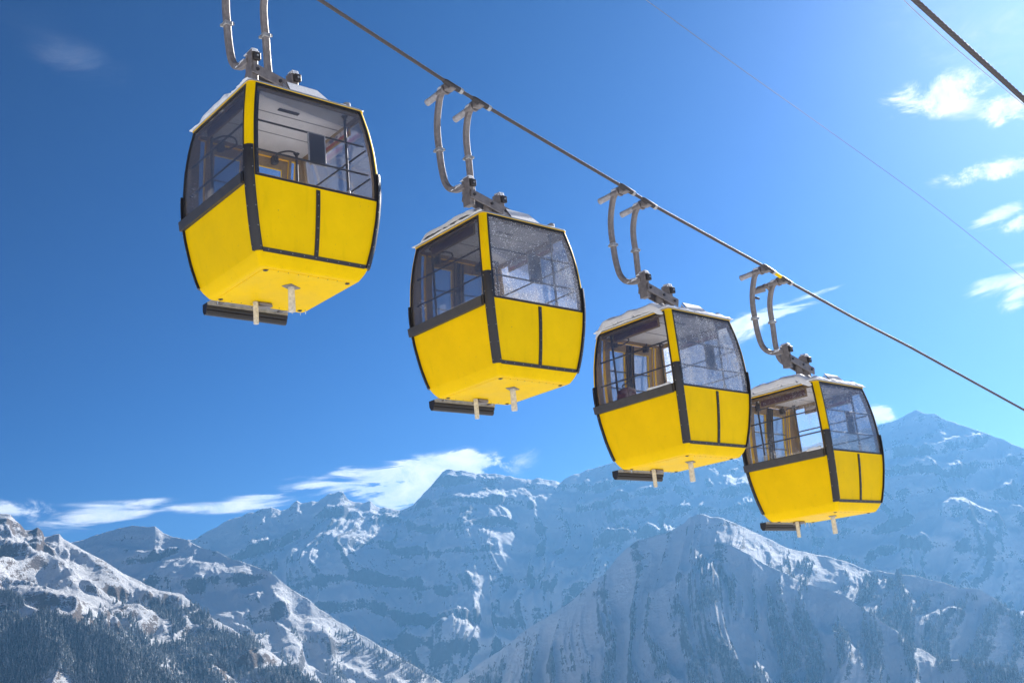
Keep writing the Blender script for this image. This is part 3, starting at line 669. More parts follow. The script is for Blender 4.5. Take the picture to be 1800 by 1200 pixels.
def make_cabin(frost_lo, seed):
    root = bpy.data.objects.new('cable_car_cabin', None); link(root); root.empty_display_size = .3
    P_ = root
    # yellow floor pan with rounded lower edge
    mb = MB(); rings = []
    for z, da in ((.0, -.022), (.003, -.010), (.012, .0), (.03, .0), (.05, 0), (.08, 0), (.105, 0), (.128, 0)):
        a, b = fa(z)+da, fb(z)+da
        rings.append([(x, y, z) for x, y in ring_xy(a, b, .055)])
    loft(mb, rings, 0, cap0=True)
    loft(mb, [[(x, y, .128) for x, y in ring_xy(fa(.128), fb(.128), .055)], [(x, y, .128) for x, y in ring_xy(fa(.128)-.05, fb(.128)-.05, .04)]], 0, cap1=True, smooth=False)
    pan = mb.build('floor_pan', M['yellow'], P_)
    # floor plate screwed on from below, a separate thin sheet with a visible edge
    mb = MB(); loft(mb, [[(x, y, z) for x, y in ring_xy(.535, .560, .03)] for z in (.004, -.004)], 0, cap1=True, smooth=False)
    mb.F[-1] = mb.F[-1][::-1]; fp = mb.build('floor_plate', M['yellow'], pan)
    for sx in (-1, 1):
        for sy in (-1, 1):
            mb = MB(); mb.tube([(sx*.50, sy*.525, -.003), (sx*.50, sy*.525, -.010)], .026, 14, smooth=False); mb.tube([(sx*.50, sy*.525, -.010), (sx*.50, sy*.525, -.016)], .013, 6, smooth=False)
            mb.build('bolt', M['darksteel'], pan)
    mb = MB()
    for k in range(9):
        for s in (-1, 1):
            mb.tube([(-.48+.12*k, s*.545, -.003), (-.48+.12*k, s*.545, -.007)], .006, 6, smooth=False)
    tag(mb.build('screw', M['darksteel'], pan), kind='stuff')
    # side panels
    for f in 'ABC':
        mb = MB(); mk = .05
        panel(mb, f, edge(mk, -1), edge(mk, 1), .1285, SILL, -.03, 0.0, nu=2, mo=0, mi_=1)
        mb.build('side_panel', [M['yellow'], M['ceil']], P_)
        # head strip above the window
        mb = MB(); panel(mb, f, edge(mk, -1), edge(mk, 1), HEAD, 2.065, -.03, 0.0, mo=0, mi_=1); mb.build('head_strip', [M['black'] if f == 'B' else M['yellow'], M['tan']], P_)
        # window: pane, rubber seal and ochre inner frame
        mn, mp = {'A': (.066, .084), 'B': (.084, .066), 'C': (.068, .068)}[f]
        pane = MB(); panel(pane, f, edge(mn, -1), edge(mp, 1), SILL+.008, HEAD-.004, -.008, -.004, nu=3)
        pn = pane.build('window', GLASS[0], P_)
        mb = MB(); frame(mb, f, edge(mn-.012, -1), edge(mp-.012, 1), SILL-.006, HEAD+.004, .022, -.014, .006); mb.build('seal', M['black'], pn)
        mb = MB(); frame(mb, f, edge(mn-.015, -1), edge(mp-.015, 1), SILL, HEAD, .048 if f != 'B' else .034, -.045, -.016, wt=.060); mb.build('frame', M['tan'], pn)
        for zb in (1.245, 1.605):
            mb = MB(); mb.tube([fpt(f, edge(.125, s)(f, zb), zb, -.052) for s in (-1, 1)], .0115, 8); mb.build('bar', M['black'], pn)
    # posts
    for sx in (-1, 1):
        for sy in (-1, 1):
            mb = MB(); corner(mb, sx, sy, .1285, 2.063, -.028, .0015, {(-1, -1): (.073, .073), (1, -1): (.058, .056), (-1, 1): (.056, .073), (1, 1): (.058, .073)}[(sx, sy)], mat=0, mi_=1); pst = mb.build('corner_post', [M['yellow'], M['tan']], P_)
            mb = MB(); corner(mb, sx, sy, .135, 1.25, .0025, .028, .044, r=.055); tr_ = mb.build('corner_trim', M['black'], P_)
            mb = MB()
            for k in range(6):
                z = .17+.205*k
                for (face, sg) in (('A' if sx < 0 else 'C', 0), ('B' if sy < 0 else 'D', 1)):
                    a, b = fa(z), fb(z)
                    if sg == 0: p = Vector((sx*(a+.028), sy*(b-.036), z)); d_ = Vector((sx*.003, 0, 0))
                    else: p = Vector((sx*(a-.036), sy*(b+.028), z)); d_ = Vector((0, sy*.003, 0))
                    mb.tube([p, p+d_], .006, 6, smooth=False)
            tag(mb.build('rivet', M['alu'], tr_), kind='stuff')
    # face B: bottom and centre trims
    for f in 'B':
        mb = MB(); panel(mb, f, edge(.064, -1), edge(.064, 1), .128, .168, .001, .014); bt = mb.build('bottom_trim', M['black'], P_)
        mb = MB(); panel(mb, f, const(-.018), const(.028), .170, .895, .001, .014); ct = mb.build('centre_trim', M['black'], P_)
        mb = MB()
        for k in range(9): p = Vector(fpt(f, -.56+.14*k, .148, .014)); mb.tube([p, p+Vector((0, -.003, 0))], .005, 6, smooth=False)
        tag(mb.build('rivet', M['alu'], bt), kind='stuff')
        mb = MB()
        for k in range(6): z = .22+.125*k; p = Vector(fpt(f, .005, z, .014)); mb.tube([p, p+Vector((0, -.003, 0))], .005, 6, smooth=False)
        tag(mb.build('rivet', M['alu'], ct), kind='stuff')
        mb = MB(); panel(mb, f, edge(.150, -1), edge(.115, -1), .95, 2.0, -.060, -.046); mb.build('window_post', M['black'], P_)
    # bumper rails on the end faces
    for f in 'AC':
        mb = MB(); panel(mb, f, edge(.085, -1), edge(-.045, 1) if f == 'A' else edge(.085, 1), .842, .955, .002, .045)
        if f == 'A': mb = MB(); panel(mb, f, edge(.0, -1), edge(.105, 1), .842, .955, .002, .045)
        rl = mb.build('bumper_rail', M['rail'], P_, bevel=.006)
        mb = MB(); uu = (edge(.105, 1), edge(.064, 1)) if f == 'A' else (edge(.085, -1), edge(.064, -1))
        panel(mb, f, uu[0], uu[1], .850, .962, .003, .034, nz=1); mb.build('rail_end', M['black'], rl)
        mb = MB(); panel(mb, f, edge(.085, -1), edge(.12, 1), .9585, .966, .003, .02); mb.build('drip_edge', M['black'], rl)
    # face D: two door leaves between narrow side panels
    f = 'D'
    for s in (-1, 1):
        mb = MB()
        if s < 0: u = (edge(.073, -1), const(-.625)); g = (const(-.621), const(-.565)); w_ = (const(-.561), const(-.525))
        else: u = (const(.625), edge(.073, 1)); g = (const(.565), const(.621)); w_ = (const(.525), const(.561))
        panel(mb, f, u[0], u[1], .1285, 2.0, -.03, 0, mo=0, mi_=1); panel(mb, f, w_[0], w_[1], .1285, 2.0, -.05, 0, mo=0, mi_=1)
        ug = (u[0], w_[1]) if s < 0 else (w_[0], u[1])
        panel(mb, f, g[0], g[1], .1285, SILL, -.03, 0, mo=0, mi_=1)
        sp = mb.build('side_panel', [M['yellow'], M['tan']], P_)
        mb = MB(); panel(mb, f, g[0], g[1], SILL, 2.0, -.008, -.004); mb.build('pane', GLASS[1], sp)
    mb = MB(); panel(mb, f, edge(.085, -1), edge(.085, 1), 2.0, 2.065, -.045, 0, mo=0, mi_=1); mb.build('head_strip', [M['yellow'], M['tan']], P_)
    for s in (-1, 1):
        a0, a1 = (-.518, -.022) if s < 0 else (.022, .518)
        w0, w1 = a0+.075, a1-.085
        if s > 0: w0, w1 = a0+.085, a1-.075
        mb = MB()
        panel(mb, f, const(a0), const(a1), .14, .96, -.035, -.002, mo=0, mi_=1)
        panel(mb, f, const(a0), const(w0), .96, 1.985, -.035, -.002, mo=0, mi_=1); panel(mb, f, const(w1), const(a1), .96, 1.985, -.035, -.002, mo=0, mi_=1)
        panel(mb, f, const(w0), const(w1), 1.865, 1.985, -.035, -.002, mo=0, mi_=1)
        dr = mb.build('door', [M['yellow'], M['tan']], P_)
        mb = MB(); panel(mb, f, const(w0), const(w1), .96, 1.865, -.014, -.010); mb.build('pane', GLASS[1], dr)
        sx_ = a1 if s < 0 else a0
        mb = MB(); panel(mb, f, const(sx_-.008), const(sx_+.008), .15, 1.98, -.055, .004); mb.build('rubber_seal', M['black'], dr)
        mb = MB(); panel(mb, f, const((w1+.030) if s < 0 else (w0-.042)), const((w1+.042) if s < 0 else (w0-.030)), .3, 1.97, -.060, -.036); mb.build('guide_post', M['black'], dr)
        for zb in (1.29, 1.55):
            mb = MB(); mb.tube([fpt(f, w0-.01, zb, -.045), fpt(f, w1+.01, zb, -.045)], .009, 8); mb.build('bar', M['black'], dr)
        cu = .40 if s > 0 else -.31
        mb = MB(); c = fpt(f, cu, 1.94, -.09); mb.box(c, (.075, .08, .10), bevel=.01); mb.tube([c, (c[0]+.02, c[1]-.02, c[2]+.09)], .012, 8); mb.build('door_closer', M['black'], dr)
    mb = MB(); loft(mb, [[(x, y, z) for x, y in ring_xy(fa(.13)-.04, fb(.13)-.04, .03)] for z in (.130, .140)], 0, cap1=True, smooth=False); mb.build('floor_bounce_sheet', M['ceil'], P_)  # pale sheet added over the floor to bounce light up to the ceiling
    # ceiling, roof
    mb = MB(); loft(mb, [[(x, y, 2.052) for x, y in ring_xy(fa(2.05)-.032, fb(2.05)-.032, .03)], [(x, y, 2.046) for x, y in ring_xy(fa(2.05)-.032, fb(2.05)-.032, .03)]], 0, cap1=True, smooth=False)
    mb.F[-1] = mb.F[-1][::-1]; ce = mb.build('ceiling', M['ceil'], P_)
    mb = MB(); mb.box((-.05, -.35, 2.036), (.26, .05, .016), bevel=.004); mb.build('air_slot', M['black'], ce)
    for y in (-.22, .22):
        mb = MB(); mb.box((0, y, 2.043), (1.38, .012, .006)); mb.build('ceiling_joint', M['roof'], ce)
    mb = MB(); A0, B0 = fa(2.06), fb(2.06)
    rg = [(A0+.008, B0+.008, .06, 2.066), (A0+.010, B0+.010, .06, 2.082), (A0-.005, B0-.005, .06, 2.098), (A0-.06, B0-.06, .05, 2.112), (.40, .40, .05, 2.135), (.1, .1, .03, 2.14)]
    loft(mb, [[(x, y, z) for x, y in ring_xy(a, b, r)] for a, b, r, z in rg], 0, cap0=True, cap1=True)
    rf = mb.build('roof', M['roof'], P_)
    mb = MB(); loft(mb, [[(x, y, z) for x, y in ring_xy(A0+d, B0+d, .06)] for z, d in ((2.0655, .001), (2.0655, .008), (2.070, .0085))], 0); mb.build('roof_rim', M['yellow'], rf)
    for s in (-1, 1):                                   # long hollow rails along both ends of the roof
        mb = MB(); x = s*.60; path = [(x, -.565, 2.125), (x, -.52, 2.165), (x, -.3, 2.168), (x, 0, 2.168), (x, .35, 2.168), (x, .6, 2.160), (x, .68, 2.13)]
        mb.tube(path, .055, 12, radii=[.035, .055, .06, .06, .06, .055, .035]); mb.build('roof_rail', M['roof'], rf)
    mb = MB(); mb.tube([(.573, -.60, 2.11), (.573, -.60, 2.19), (.573, -.60, 2.205)], .045, 14, radii=[.05, .045, .02]); mb.build('vent_cap', M['roof'], rf)
    # solar panel leaning on the roof edge
    sp = MB(); a, b, c_, d_ = Vector((-.235, -.725, 2.095)), Vector((.245, -.725, 2.095)), Vector((.20, -.575, 2.272)), Vector((-.185, -.575, 2.272))
    nrm = (b-a).cross(d_-a).normalized()*.016
    sp.add([a, b, c_, d_, a-nrm, b-nrm, c_-nrm, d_-nrm], [(0, 1, 2, 3), (7, 6, 5, 4), (0, 4, 5, 1), (1, 5, 6, 2), (2, 6, 7, 3), (3, 7, 4, 0)])
    pnl = sp.build('solar_panel', M['crust'], P_)
    mb = MB()
    for p, q in ((a, b), (b, c_), (c_, d_), (d_, a)): mb.tube([p-nrm*.6, q-nrm*.6], .007, 6, smooth=False)
    mb.build('frame', M['darksteel'], pnl)
    mb = MB()
    for p in (a, b): mb.add([p-nrm, p-nrm+Vector((0, .14, 0)), p-nrm+Vector((0, .14, .155)), p-nrm+Vector((.012, 0, 0)), p-nrm+Vector((.012, .14, 0)), p-nrm+Vector((.012, .14, .155))], [(0, 1, 2), (3, 5, 4), (0, 2, 5, 3), (0, 3, 4, 1), (1, 4, 5, 2)])
    mb.build('bracket', M['alu'], pnl)
    # inside: poles, benches, signs, lever loops
    for sx, sy in ((-1, 1), (1, -1), (1, 1), (-1, -1)):
        if (sx, sy) == (-1, -1): continue
        mb = MB(); mb.tube([(sx*.56, sy*.56, .42), (sx*.56, sy*.56, 2.0), (sx*.56, sy*.56, 2.02), (sx*.56, sy*.56, 2.045)], .016, 10, radii=[.016, .016, .018, .04]); gp = mb.build('grab_pole', M['black'], P_)
        mb = MB(); mb.tube([(sx*.56, sy*.56, 1.0), (sx*.56, sy*.56, 1.10)], .024, 10); mb.build('pole_joint', M['alu'], gp)
    for sx in (-1, 1):
        mb = MB(); loop = smooth_path([(sx*.55, .55, 1.955), (sx*.48, .42, 1.965), (sx*.36, .40, 1.965), (sx*.27, .50, 1.955), (sx*.30, .60, 1.93), (sx*.36, .66, 1.93)], 5); mb.tube(loop, .011, 8); mb.build('lever_loop', M['black'], P_)
        mb = MB(); mb.box((sx*.52, -.0, .44), (.34, 1.20, .04), bevel=.01); mb.box((sx*.52, 0, .27), (.05, 1.0, .30)); mb.build('bench', M['bench'], P_)
        # sign board hanging behind the head of the end window
        x = sx*(fa(1.95)-.075)
        mb = MB(); mb.box((x, -.03, 1.935), (.012, .92, .140)); sg = mb.build('header_sign', M['tan'], P_)
        mb = MB(); mb.box((x, -.03, 1.935), (.018, .86, .095)); mb.build('sign_board', M['maroon'] if sx < 0 else SIGNM, sg)
        if sx > 0:
            for yy in (-.17, .13): mb = MB(); mb.box((x, yy, 1.945), (.024, .014, .12)); mb.build('divider', M['tan'], sg)
    mb = MB(); y = -.748; mb.box((.054, y, 1.425), (.225, .014, .385), bevel=.004); nf = mb.build('notice_frame', M['alu'], P_)
    mb = MB(); mb.box((.054, y-.001, 1.425), (.190, .018, .350)); mb.build('notice_board', M['darkboard'], nf)
    # drain pipes under the floor
    mb = MB(); mb.tube([(0, -.17, -.010), (0, -.17, -.10), (0, -.17, -.27), (0, -.17, -.292)], .037, 20, radii=[.036, .037, .040, .037]); dp = mb.build('drain_pipe', M['pipe'], P_)
    mb = MB(); mb.box((0, -.17, -.008), (.19, .12, .007), rot=Matrix.Rotation(.5, 3, 'Z')); mb.build('pipe_plate', M['steel'], dp)
    mb = MB(); mb.tube([(-.115, .44, -.01), (-.115, .44, -.27)], .030, 18); dp = mb.build('drain_pipe', M['pipe'], P_)
    mb = MB(); mb.box((-.02, .47, -.045), (.24, .07, .016), rot=Matrix.Rotation(-.12, 3, 'Y'), bevel=.003); mb.box((.0, .48, -.022), (.16, .14, .03), bevel=.006); mb.build('latch_lever', M['steel'], dp)
    # boarding step under the door side
    prof = [(.745, -.012), (.750, -.045), (.768, -.058), (.762, -.070), (.775, -.100), (.795, -.112), (.83, -.108), (.86, -.06), (.862, .02), (.75, .02)]
    mb = MB(); n = len(prof)
    V = [(-.56, y, z) for y, z in prof]+[(.46, y, z) for y, z in prof]
    mb.add(V, [(k, n+k, n+(k+1) % n, (k+1) % n) for k in range(n)]+[tuple(range(n)), tuple(range(2*n-1, n-1, -1))]); stp = mb.build('step', M['black'], P_)
    mb = MB(); mb.box((-.05, .738, .006), (1.015, .010, .034)); mb.box((-.05, .715, .022), (1.0, .05, .006)); mb.build('step_channel', M['alu'], stp)
    for x in (-.42, .34): mb = MB(); mb.box((x, .70, .012), (.05, .20, .012)); mb.build('step_bracket', M['steel'], stp)
    # mast and hanger
    mb = MB(); mb.tube([(.0, 0, 2.12), (.0, 0, 2.18), (.0, 0, 2.19), (.0, 0, 2.56)], .06, 16, radii=[.11, .11, .058, .058]); mb.build('mast', M['steel'], P_)
    zl = lambda x: 2.565-.25*x
    rot = Matrix.Rotation(math.atan(.25), 3, 'Y')
    for s in (-1, 1):
        mb = MB(); mb.box((-.005, s*.088, zl(-.005)), (.70, .020, .125), rot=rot, bevel=.004); mb.box((-.005, s*.078, zl(-.005)+.060), (.70, .04, .008), rot=rot); lb = mb.build('link_bar', M['steel'], P_)
        for x in (-.29, 0, .24): mb = MB(); mb.tube([(x, s*.097, zl(x)), (x, s*.116, zl(x))], .022, 6, smooth=False); mb.build('pivot_bolt', M['darksteel'], lb)
    for i, (x, zt, zb) in enumerate(((-.30, 2.895, 2.50), (.225, 2.765, 2.37))):
        mb = MB(); mb.box((x, 0, (zt+zb)/2), (.085, .13, zt-zb), bevel=.012); mb.box((x-.046, 0, (zt+zb)/2), (.012, .15, zt-zb+.004), bevel=.003); yk = mb.build('yoke', M['steel'], P_)
        mb = MB(); mb.box((x+.012, -.088, zt-.085), (.085, .050, .095), bevel=.008); mb.build('buffer', M['darksteel'], yk)
        mb = MB(); mb.tube([(x+.012, -.113, zt-.085), (x+.012, -.120, zt-.085)], .014, 6, smooth=False); mb.build('bolt', M['alu'], yk)
        snow_blob('snow_cap', yk, x-.05, x+.05, -.08, .06, zt, .028, 3+i, n=9)
    arm1 = [(-.43, .17, 4.268), (-.428, .245, 4.262), (-.420, .315, 4.17), (-.410, .405, 3.93), (-.398, .443, 3.70), (-.383, .450, 3.50), (-.367, .455, 3.27), (-.352, .425, 3.03), (-.345, .355, 2.90), (-.340, .250, 2.825), (-.335, .120, 2.795), (-.332, .02, 2.795)]
    arm2 = [(.060, .17, 4.138), (.062, .245, 4.132), (.070, .315, 4.05), (.090, .402, 3.86), (.112, .440, 3.66), (.130, .447, 3.46), (.150, .468, 3.24), (.164, .478, 3.07), (.180, .462, 2.87), (.192, .395, 2.75), (.202, .26, 2.68), (.212, .12, 2.660), (.22, .02, 2.660)]
    cd = Vector((1, 0, -.26)).normalized()
    for i, (pts, gx, gz) in enumerate(((arm1, -.43, 4.25), (arm2, .055, 4.124))):
        mb = MB(); mb.tube(smooth_path(pts[1:], 5), .0385, square=True, up=(1, 0, 0), smooth=False); am = mb.build('hanger_arm', M['steel'], P_)
        if i == 1 or seed == 0:
            zc = 3.49; mb = MB(); px = np.interp(zc, [p[2] for p in pts[::-1]], [p[0] for p in pts[::-1]]); py = np.interp(zc, [p[2] for p in pts[::-1]], [p[1] for p in pts[::-1]])
            mb.box((px, py, zc), (.10, .10, .055), bevel=.006); mb.box((px+.055, py-.03, zc+.01), (.04, .02, .03)); mb.box((px-.055, py+.03, zc-.02), (.04, .02, .03)); mb.build('cable_clamp', M['alu'], am)
        # grip: spring housing, flange, jaw around the rope
        mb = MB(); mb.tube([(gx, .30, gz+.015), (gx, .13, gz+.015)], .052, 18); mb.tube([(gx, .155, gz+.015), (gx, .125, gz+.015)], .078, 22, smooth=False)
        mb.box((gx, .075, gz+.008), (.11, .10, .10), bevel=.012); mb.box((gx, .03, gz-.038), (.10, .11, .030), bevel=.008); gr = mb.build('grip', M['steel'], P_)
        mb = MB(); mb.tube([(gx, .31, gz+.015), (gx, .48, gz+.010), (gx, .575, gz+.008), (gx, .585, gz+.008)], .046, 16, radii=[.048, .046, .05, .035]); mb.build('spring_housing', M['rime'], gr)
        mb = MB(); c = Vector((gx, 0, gz)); mb.tube([c-cd*.15, c-cd*.11, c+cd*.11, c+cd*.15], .043, 14, radii=[.030, .041, .041, .034]); jw = mb.build('jaw', M['darksteel'], gr)
        mb = MB(); mb.tube([c+cd*.125, c+cd*.175], .040, 14); mb.build('jaw_ring', M['alu'], gr)
        snow_blob('snow_cap', am, gx-.05, gx+.05, .12, .30, gz+.058, .022, 9+i, n=10)
    snow_blob('snow_cap', am, -.375, -.295, .08, .26, 2.835, .02, 12, n=10)
    return root

SIGNM = None
def sign_mat():
    m, t, b = new_mat('picture_board'); L = t.links.new; tcn = t.nodes.new('ShaderNodeTexCoord')
    n = t.nodes.new('ShaderNodeTexNoise'); n.inputs['Scale'].default_value = 14; n.inputs['Detail'].default_value = 4; L(tcn.outputs['Object'], n.inputs['Vector'])
    sep = t.nodes.new('ShaderNodeSeparateXYZ'); L(tcn.outputs['Object'], sep.inputs[0])
    r = t.nodes.new('ShaderNodeValToRGB'); r.color_ramp.elements[0].color = (.05, .06, .14, 1); r.color_ramp.elements[1].color = (.5, .45, .42, 1); r.color_ramp.elements[0].position = .42; r.color_ramp.elements[1].position = .6; L(n.outputs[0], r.inputs[0])
    k = math_(t, 'LESS_THAN', math_(t, 'ADD', sep.outputs[2], math_(t, 'MULTIPLY', n.outputs[0], .02)), 1.934)
    mx_ = t.nodes.new('ShaderNodeMix'); mx_.data_type = 'RGBA'; mx_.inputs[7].default_value = (.28, .05, .04, 1); L(k, mx_.inputs[0]); L(r.outputs[0], mx_.inputs[6]); L(mx_.outputs[2], b.inputs['Base Color'])
    return m
SIGNM = sign_mat(); M['darkboard'] = simple('dark_board', (.03, .03, .04), .4)
GL = [glass_mat('cabin_pane_clear', .12, 1, lo=.68), glass_mat('cabin_pane_wet', 1.3, 2, lo=.57), glass_mat('cabin_pane_frosted', 2.4, 3, lo=.42), glass_mat('cabin_pane_misty', .45, 4, lo=.56), glass_mat('cabin_pane_beaded', .95, 7, lo=.53)]
GLASS = [GL[0], GL[0]]
cabin = make_cabin(0, 0)

def copy_tree(o, parent=None):
    c = o.copy(); sc.collection.objects.link(c); c.parent = parent
    for ch in list(o.children): copy_tree(ch, c)
    return c
SPOTS = [((-2.4806, 11.475, 4.0473), .7244), ((-.1630, 13.628, 3.1707), .7338), ((2.289, 15.835, 2.358), .7472), ((4.812, 18.098, 1.601), .7600)]
LABELS = ['largest yellow gondola, upper left, its hanger arms cut off by the top edge',
          'second yellow gondola from the left, glinting wet drops on its right window',
          'third yellow gondola from the left, frosted panes and a maroon bag behind its glass',
          'smallest and lowest yellow gondola, partly hidden behind the one to its left']
cabins = [cabin]
for k in range(3):
    cabins.append(copy_tree(cabin))
for k, (c, (loc, yaw)) in enumerate(zip(cabins, SPOTS)):
    c.location = loc; c.rotation_euler = (0, 0, yaw); tag(c, LABELS[k], 'gondola', 'yellow gondolas hanging from the rope')
    # panes of their own frost
    if k:
        wi = 0
        for ch in c.children:
            if ch.name.startswith('window') and not ch.name.startswith('window_post'):
                ch.data = ch.data.copy(); 
                face = 'ABC'[wi] if wi < 3 else 'A'; wi += 1
                if k == 1: g = GL[1] if face in 'BC' else GL[0]
                elif k == 2: g = {'A': GL[0], 'B': GL[4], 'C': GL[2]}[face]
                else: g = GL[3]
                ch.data.materials[0] = g
    for ch in list(c.children):
        if k and ch.name.startswith('hanger_arm'):
            pass
    # snow on the roof, different on each
    roofz = lambda X, Y: 2.098+.040*np.clip(1-np.maximum(np.abs(X), np.abs(Y))/.74, 0, 1)
    th = (.022, .035, .060, .075)[k]
    snow_blob('snow_cover', c, -.752, .752 if k > 1 else .72, -.738 if k > 1 else -.705, .735, roofz, th, 31+k*7, n=46, edge_drop=.004)
    railz = lambda X, Y: 2.228-.5*np.abs(X+.60)-.10*np.clip((np.abs(Y-.05)-.45)/.2, 0, 1)
    snow_blob('snow_cover', c, -.70 if k < 2 else -.755, -.52, (-.1, -.58, -.62, -.64)[k], (.66, .69, .72, .72)[k], railz if k < 2 else (lambda X, Y: 2.222-.55*np.clip(np.abs(X+.62)-.04, 0, 1)-.12*np.clip((np.abs(Y-.05)-.45)/.2, 0, 1)), (.035, .035, .045, .055)[k], 51+k*5, n=30, skew=.2, edge_drop=.02 if k < 2 else .05)
    railz2 = lambda X, Y: 2.224-.5*np.abs(X-.60)-.10*np.clip((np.abs(Y-.05)-.45)/.2, 0, 1)
    snow_blob('snow_cover', c, .53, .68, -.56, .66, railz2, (.015, .025, .03, .04)[k], 71+k*5, n=24)
    if k >= 2: snow_blob('snow_cover', c, -.852, -.815, -.69, -.25 if k == 2 else -.42, .969, .05 if k == 3 else .03, 77+k, n=16, edge_drop=0)
    # icicles
    ics = ([(.52, .55, .06), (.56, .50, .055), (-.50, .60, .05), (.45, .62, .03)], [(-.50, .60, .04), (.30, .60, .03)], [(.42, .56, .04), (.46, .52, .03), (-.40, .62, .05)], [(.22, .56, .05), (.27, .54, .09), (.31, .55, .06), (.36, .52, .10), (.41, .50, .06)])[k]
    for x, y, l in ics:
        mb = MB(); mb.tube([(x, y, .004), (x, y, -l*.5), (x, y, -l)], .006, 6, radii=[.008, .006, .0015]); mb.build('icicle', M['ice'], c)

# fourth cabin's extra switch lever at the second grip
mb = MB(); mb.tube(smooth_path([(.085, .34, 4.02), (.02, .36, 4.10), (-.06, .37, 4.12), (-.10, .40, 4.02)], 4), .030, 10); mb.tube([(-.06, .36, 4.06), (-.16, .52, 4.04)], .055, 14); mb.build('switch_lever', M['steel'], cabins[3])
mb = MB(); mb.box((-.30, .405, 3.86), (.15, .03, .035), bevel=.004); mb.build('stop_pin', M['darksteel'], cabins[3])

# maroon bag inside the third cabin
R3 = Matrix.Rotation(SPOTS[2][1], 3, 'Z')
def at_cabin(k, p): return Matrix.Rotation(SPOTS[k][1], 3, 'Z')@Vector(p)+Vector(SPOTS[k][0])
bag = bpy.data.objects.new('ski_bag', None); link(bag); bag.location = at_cabin(2, (-.57, .38, .465)); bag.rotation_euler = (0, 0, SPOTS[2][1])
tag(bag, 'dark maroon bag standing on the bench inside the third gondola', 'bag')
mb = MB(); rings = []
for z, a, b in ((0, .10, .13), (.03, .115, .145), (.30, .11, .14), (.58, .10, .13), (.68, .085, .115), (.71, .04, .06)): rings.append([(x, y, z) for x, y in ring_xy(a, b, .035)])
loft(mb, rings, 0, cap0=True, cap1=True); mb.build('bag_body', simple('maroon_cloth', (.07, .012, .02), .8, noise=.3), bag)
mb = MB(); mb.tube(smooth_path([(0, -.06, .70), (0, -.05, .77), (0, .05, .77), (0, .06, .70)], 5), .010, 8); mb.build('carry_strap', M['black'], bag)

# ------------------------------------------------------------------ ropes
def rope_mesh(pts, r, strands=6, lay=.42, seg=.035, nside=5):
    P = [Vector(p) for p in pts]; mb = MB()
    L_ = [0]
    for a, b in zip(P, P[1:]): L_.append(L_[-1]+(b-a).length)
    n = int(L_[-1]/seg); xs = np.linspace(0, L_[-1], n)
    C_ = np.array([[np.interp(x, L_, [p[i] for p in P]) for i in range(3)] for x in xs])
    T_ = np.gradient(C_, axis=0); T_ /= np.linalg.norm(T_, axis=1)[:, None]
    U_ = np.cross(T_, [0, 0, 1.0]); U_ /= np.linalg.norm(U_, axis=1)[:, None]; W_ = np.cross(U_, T_)
    rs = r*.36; rc = r-rs
    for s in range(strands):
        ph = 2*np.pi*(s/strands+xs/lay); c = C_+rc*(np.cos(ph)[:, None]*U_+np.sin(ph)[:, None]*W_)
        rad = np.cos(ph)[:, None]*U_+np.sin(ph)[:, None]*W_; tan = -np.sin(ph)[:, None]*U_+np.cos(ph)[:, None]*W_
        rings = [c+rs*(math.cos(t)*rad+math.sin(t)*tan) for t in (-1.9, -.95, 0, .95, 1.9)]
        V = np.stack(rings, 1).reshape(-1, 3); k = 5
        F = [(i*k+j, i*k+j+1, (i+1)*k+j+1, (i+1)*k+j) for i in range(n-1) for j in range(k-1)]
        mb.add(V, F, 0, True)
    return mb
M['rope'] = simple('steel_rope', (.10, .088, .088), .5, metal=.3, noise=.3, nscale=40)
grips = []
for k in range(4):
    for gx, gz in ((-.43, 4.25), (.055, 4.124)): grips.append(at_cabin(k, (gx, 0, gz)))
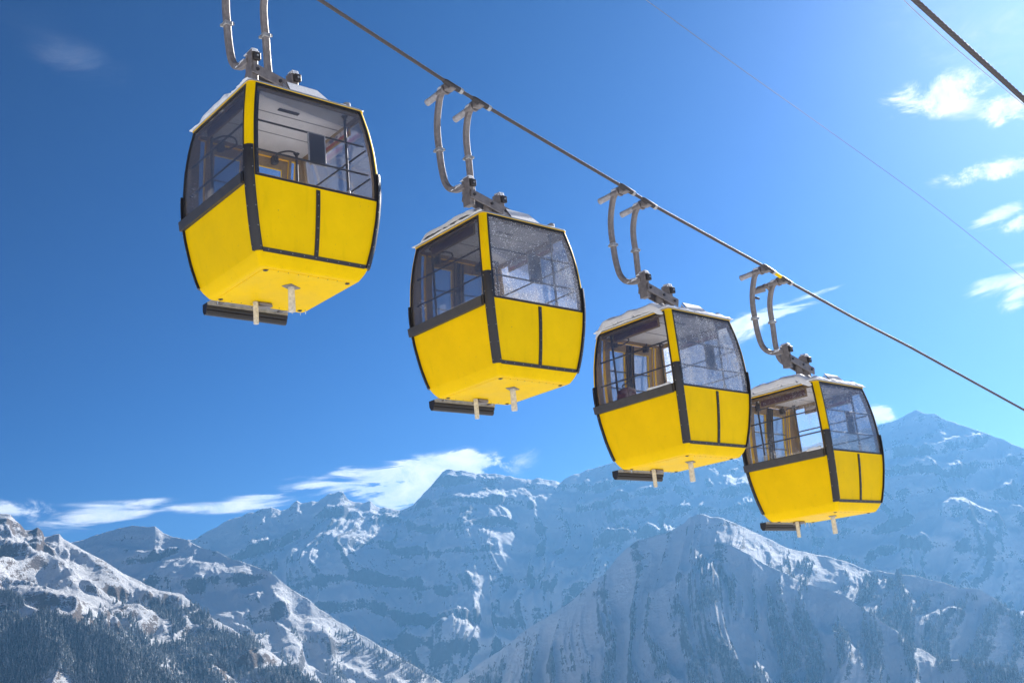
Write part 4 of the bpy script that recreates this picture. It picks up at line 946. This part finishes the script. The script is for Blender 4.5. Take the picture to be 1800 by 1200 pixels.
d0 = (grips[0]-grips[2]).normalized(); dn = (grips[7]-grips[5])
pts = [grips[0]+d0*14, grips[0]+d0*5, grips[0]+d0*1.5]+grips+[Vector((6.35, 19.50, 5.30)), Vector((7.752, 20.769, 4.945)), Vector((11.068, 23.761, 4.007)), Vector((20, 31.8, 1.7)), Vector((38, 48, -2.2))]
ro = rope_mesh(pts, .027).build('haul_rope', M['rope']); tag(ro, 'thick stranded steel rope carrying the four yellow gondolas', 'rope')
mb = MB(); c = (grips[6]*.45+grips[7]*.55); dr_ = (grips[7]-grips[6]).normalized(); mb.tube([c-dr_*.11, c+dr_*.11], .032, 12); mk = mb.build('rope_marker', M['yellow']); tag(mk, 'small yellow sleeve on the rope between the grips of the rightmost gondola', 'rope marker')
def ray_at(x, y, dist): v = direction(x, y); return Vector(v*dist)
# second rope of the same line, crossing the upper right corner nearer to the camera
hd = (pts[-3]-pts[3]).normalized()
q0 = ray_at(1608, 0, 12.3); q1 = ray_at(1800, 175, 13.6)
dq = (q1-q0).normalized()
ro2 = rope_mesh([q0-dq*14, q0, q1, q1+dq*20], .031).build('haul_rope', M['rope']); tag(ro2, 'bare steel rope crossing the upper right corner of the sky', 'rope')
w0 = [ray_at(1090, -28, 30), ray_at(1135, 0, 31), ray_at(1290, 112, 34), ray_at(1450, 225, 38), ray_at(1640, 362, 43), ray_at(1800, 490, 49), ray_at(1850, 532, 51)]
mb = MB(); mb.tube(smooth_path(w0, 8), .008, 6); wr = mb.build('signal_wire', M['steel']); tag(wr, 'thin dark wire sagging across the sky above the gondolas', 'wire')
w1 = [ray_at(1545, -42, 33), ray_at(1588, 0, 34), ray_at(1680, 85, 36), ray_at(1800, 185, 39), ray_at(1850, 228, 41)]
mb = MB(); mb.tube(smooth_path(w1, 8), .011, 6); wr = mb.build('signal_wire', M['alu']); tag(wr, 'faint pale wire running just below the bare rope in the upper right', 'wire')
print('triangles', sum(sum(len(p.vertices)-2 for p in o.data.polygons) if False else len(o.data.loops)-2*len(o.data.polygons) for o in sc.objects if o.type == 'MESH'))
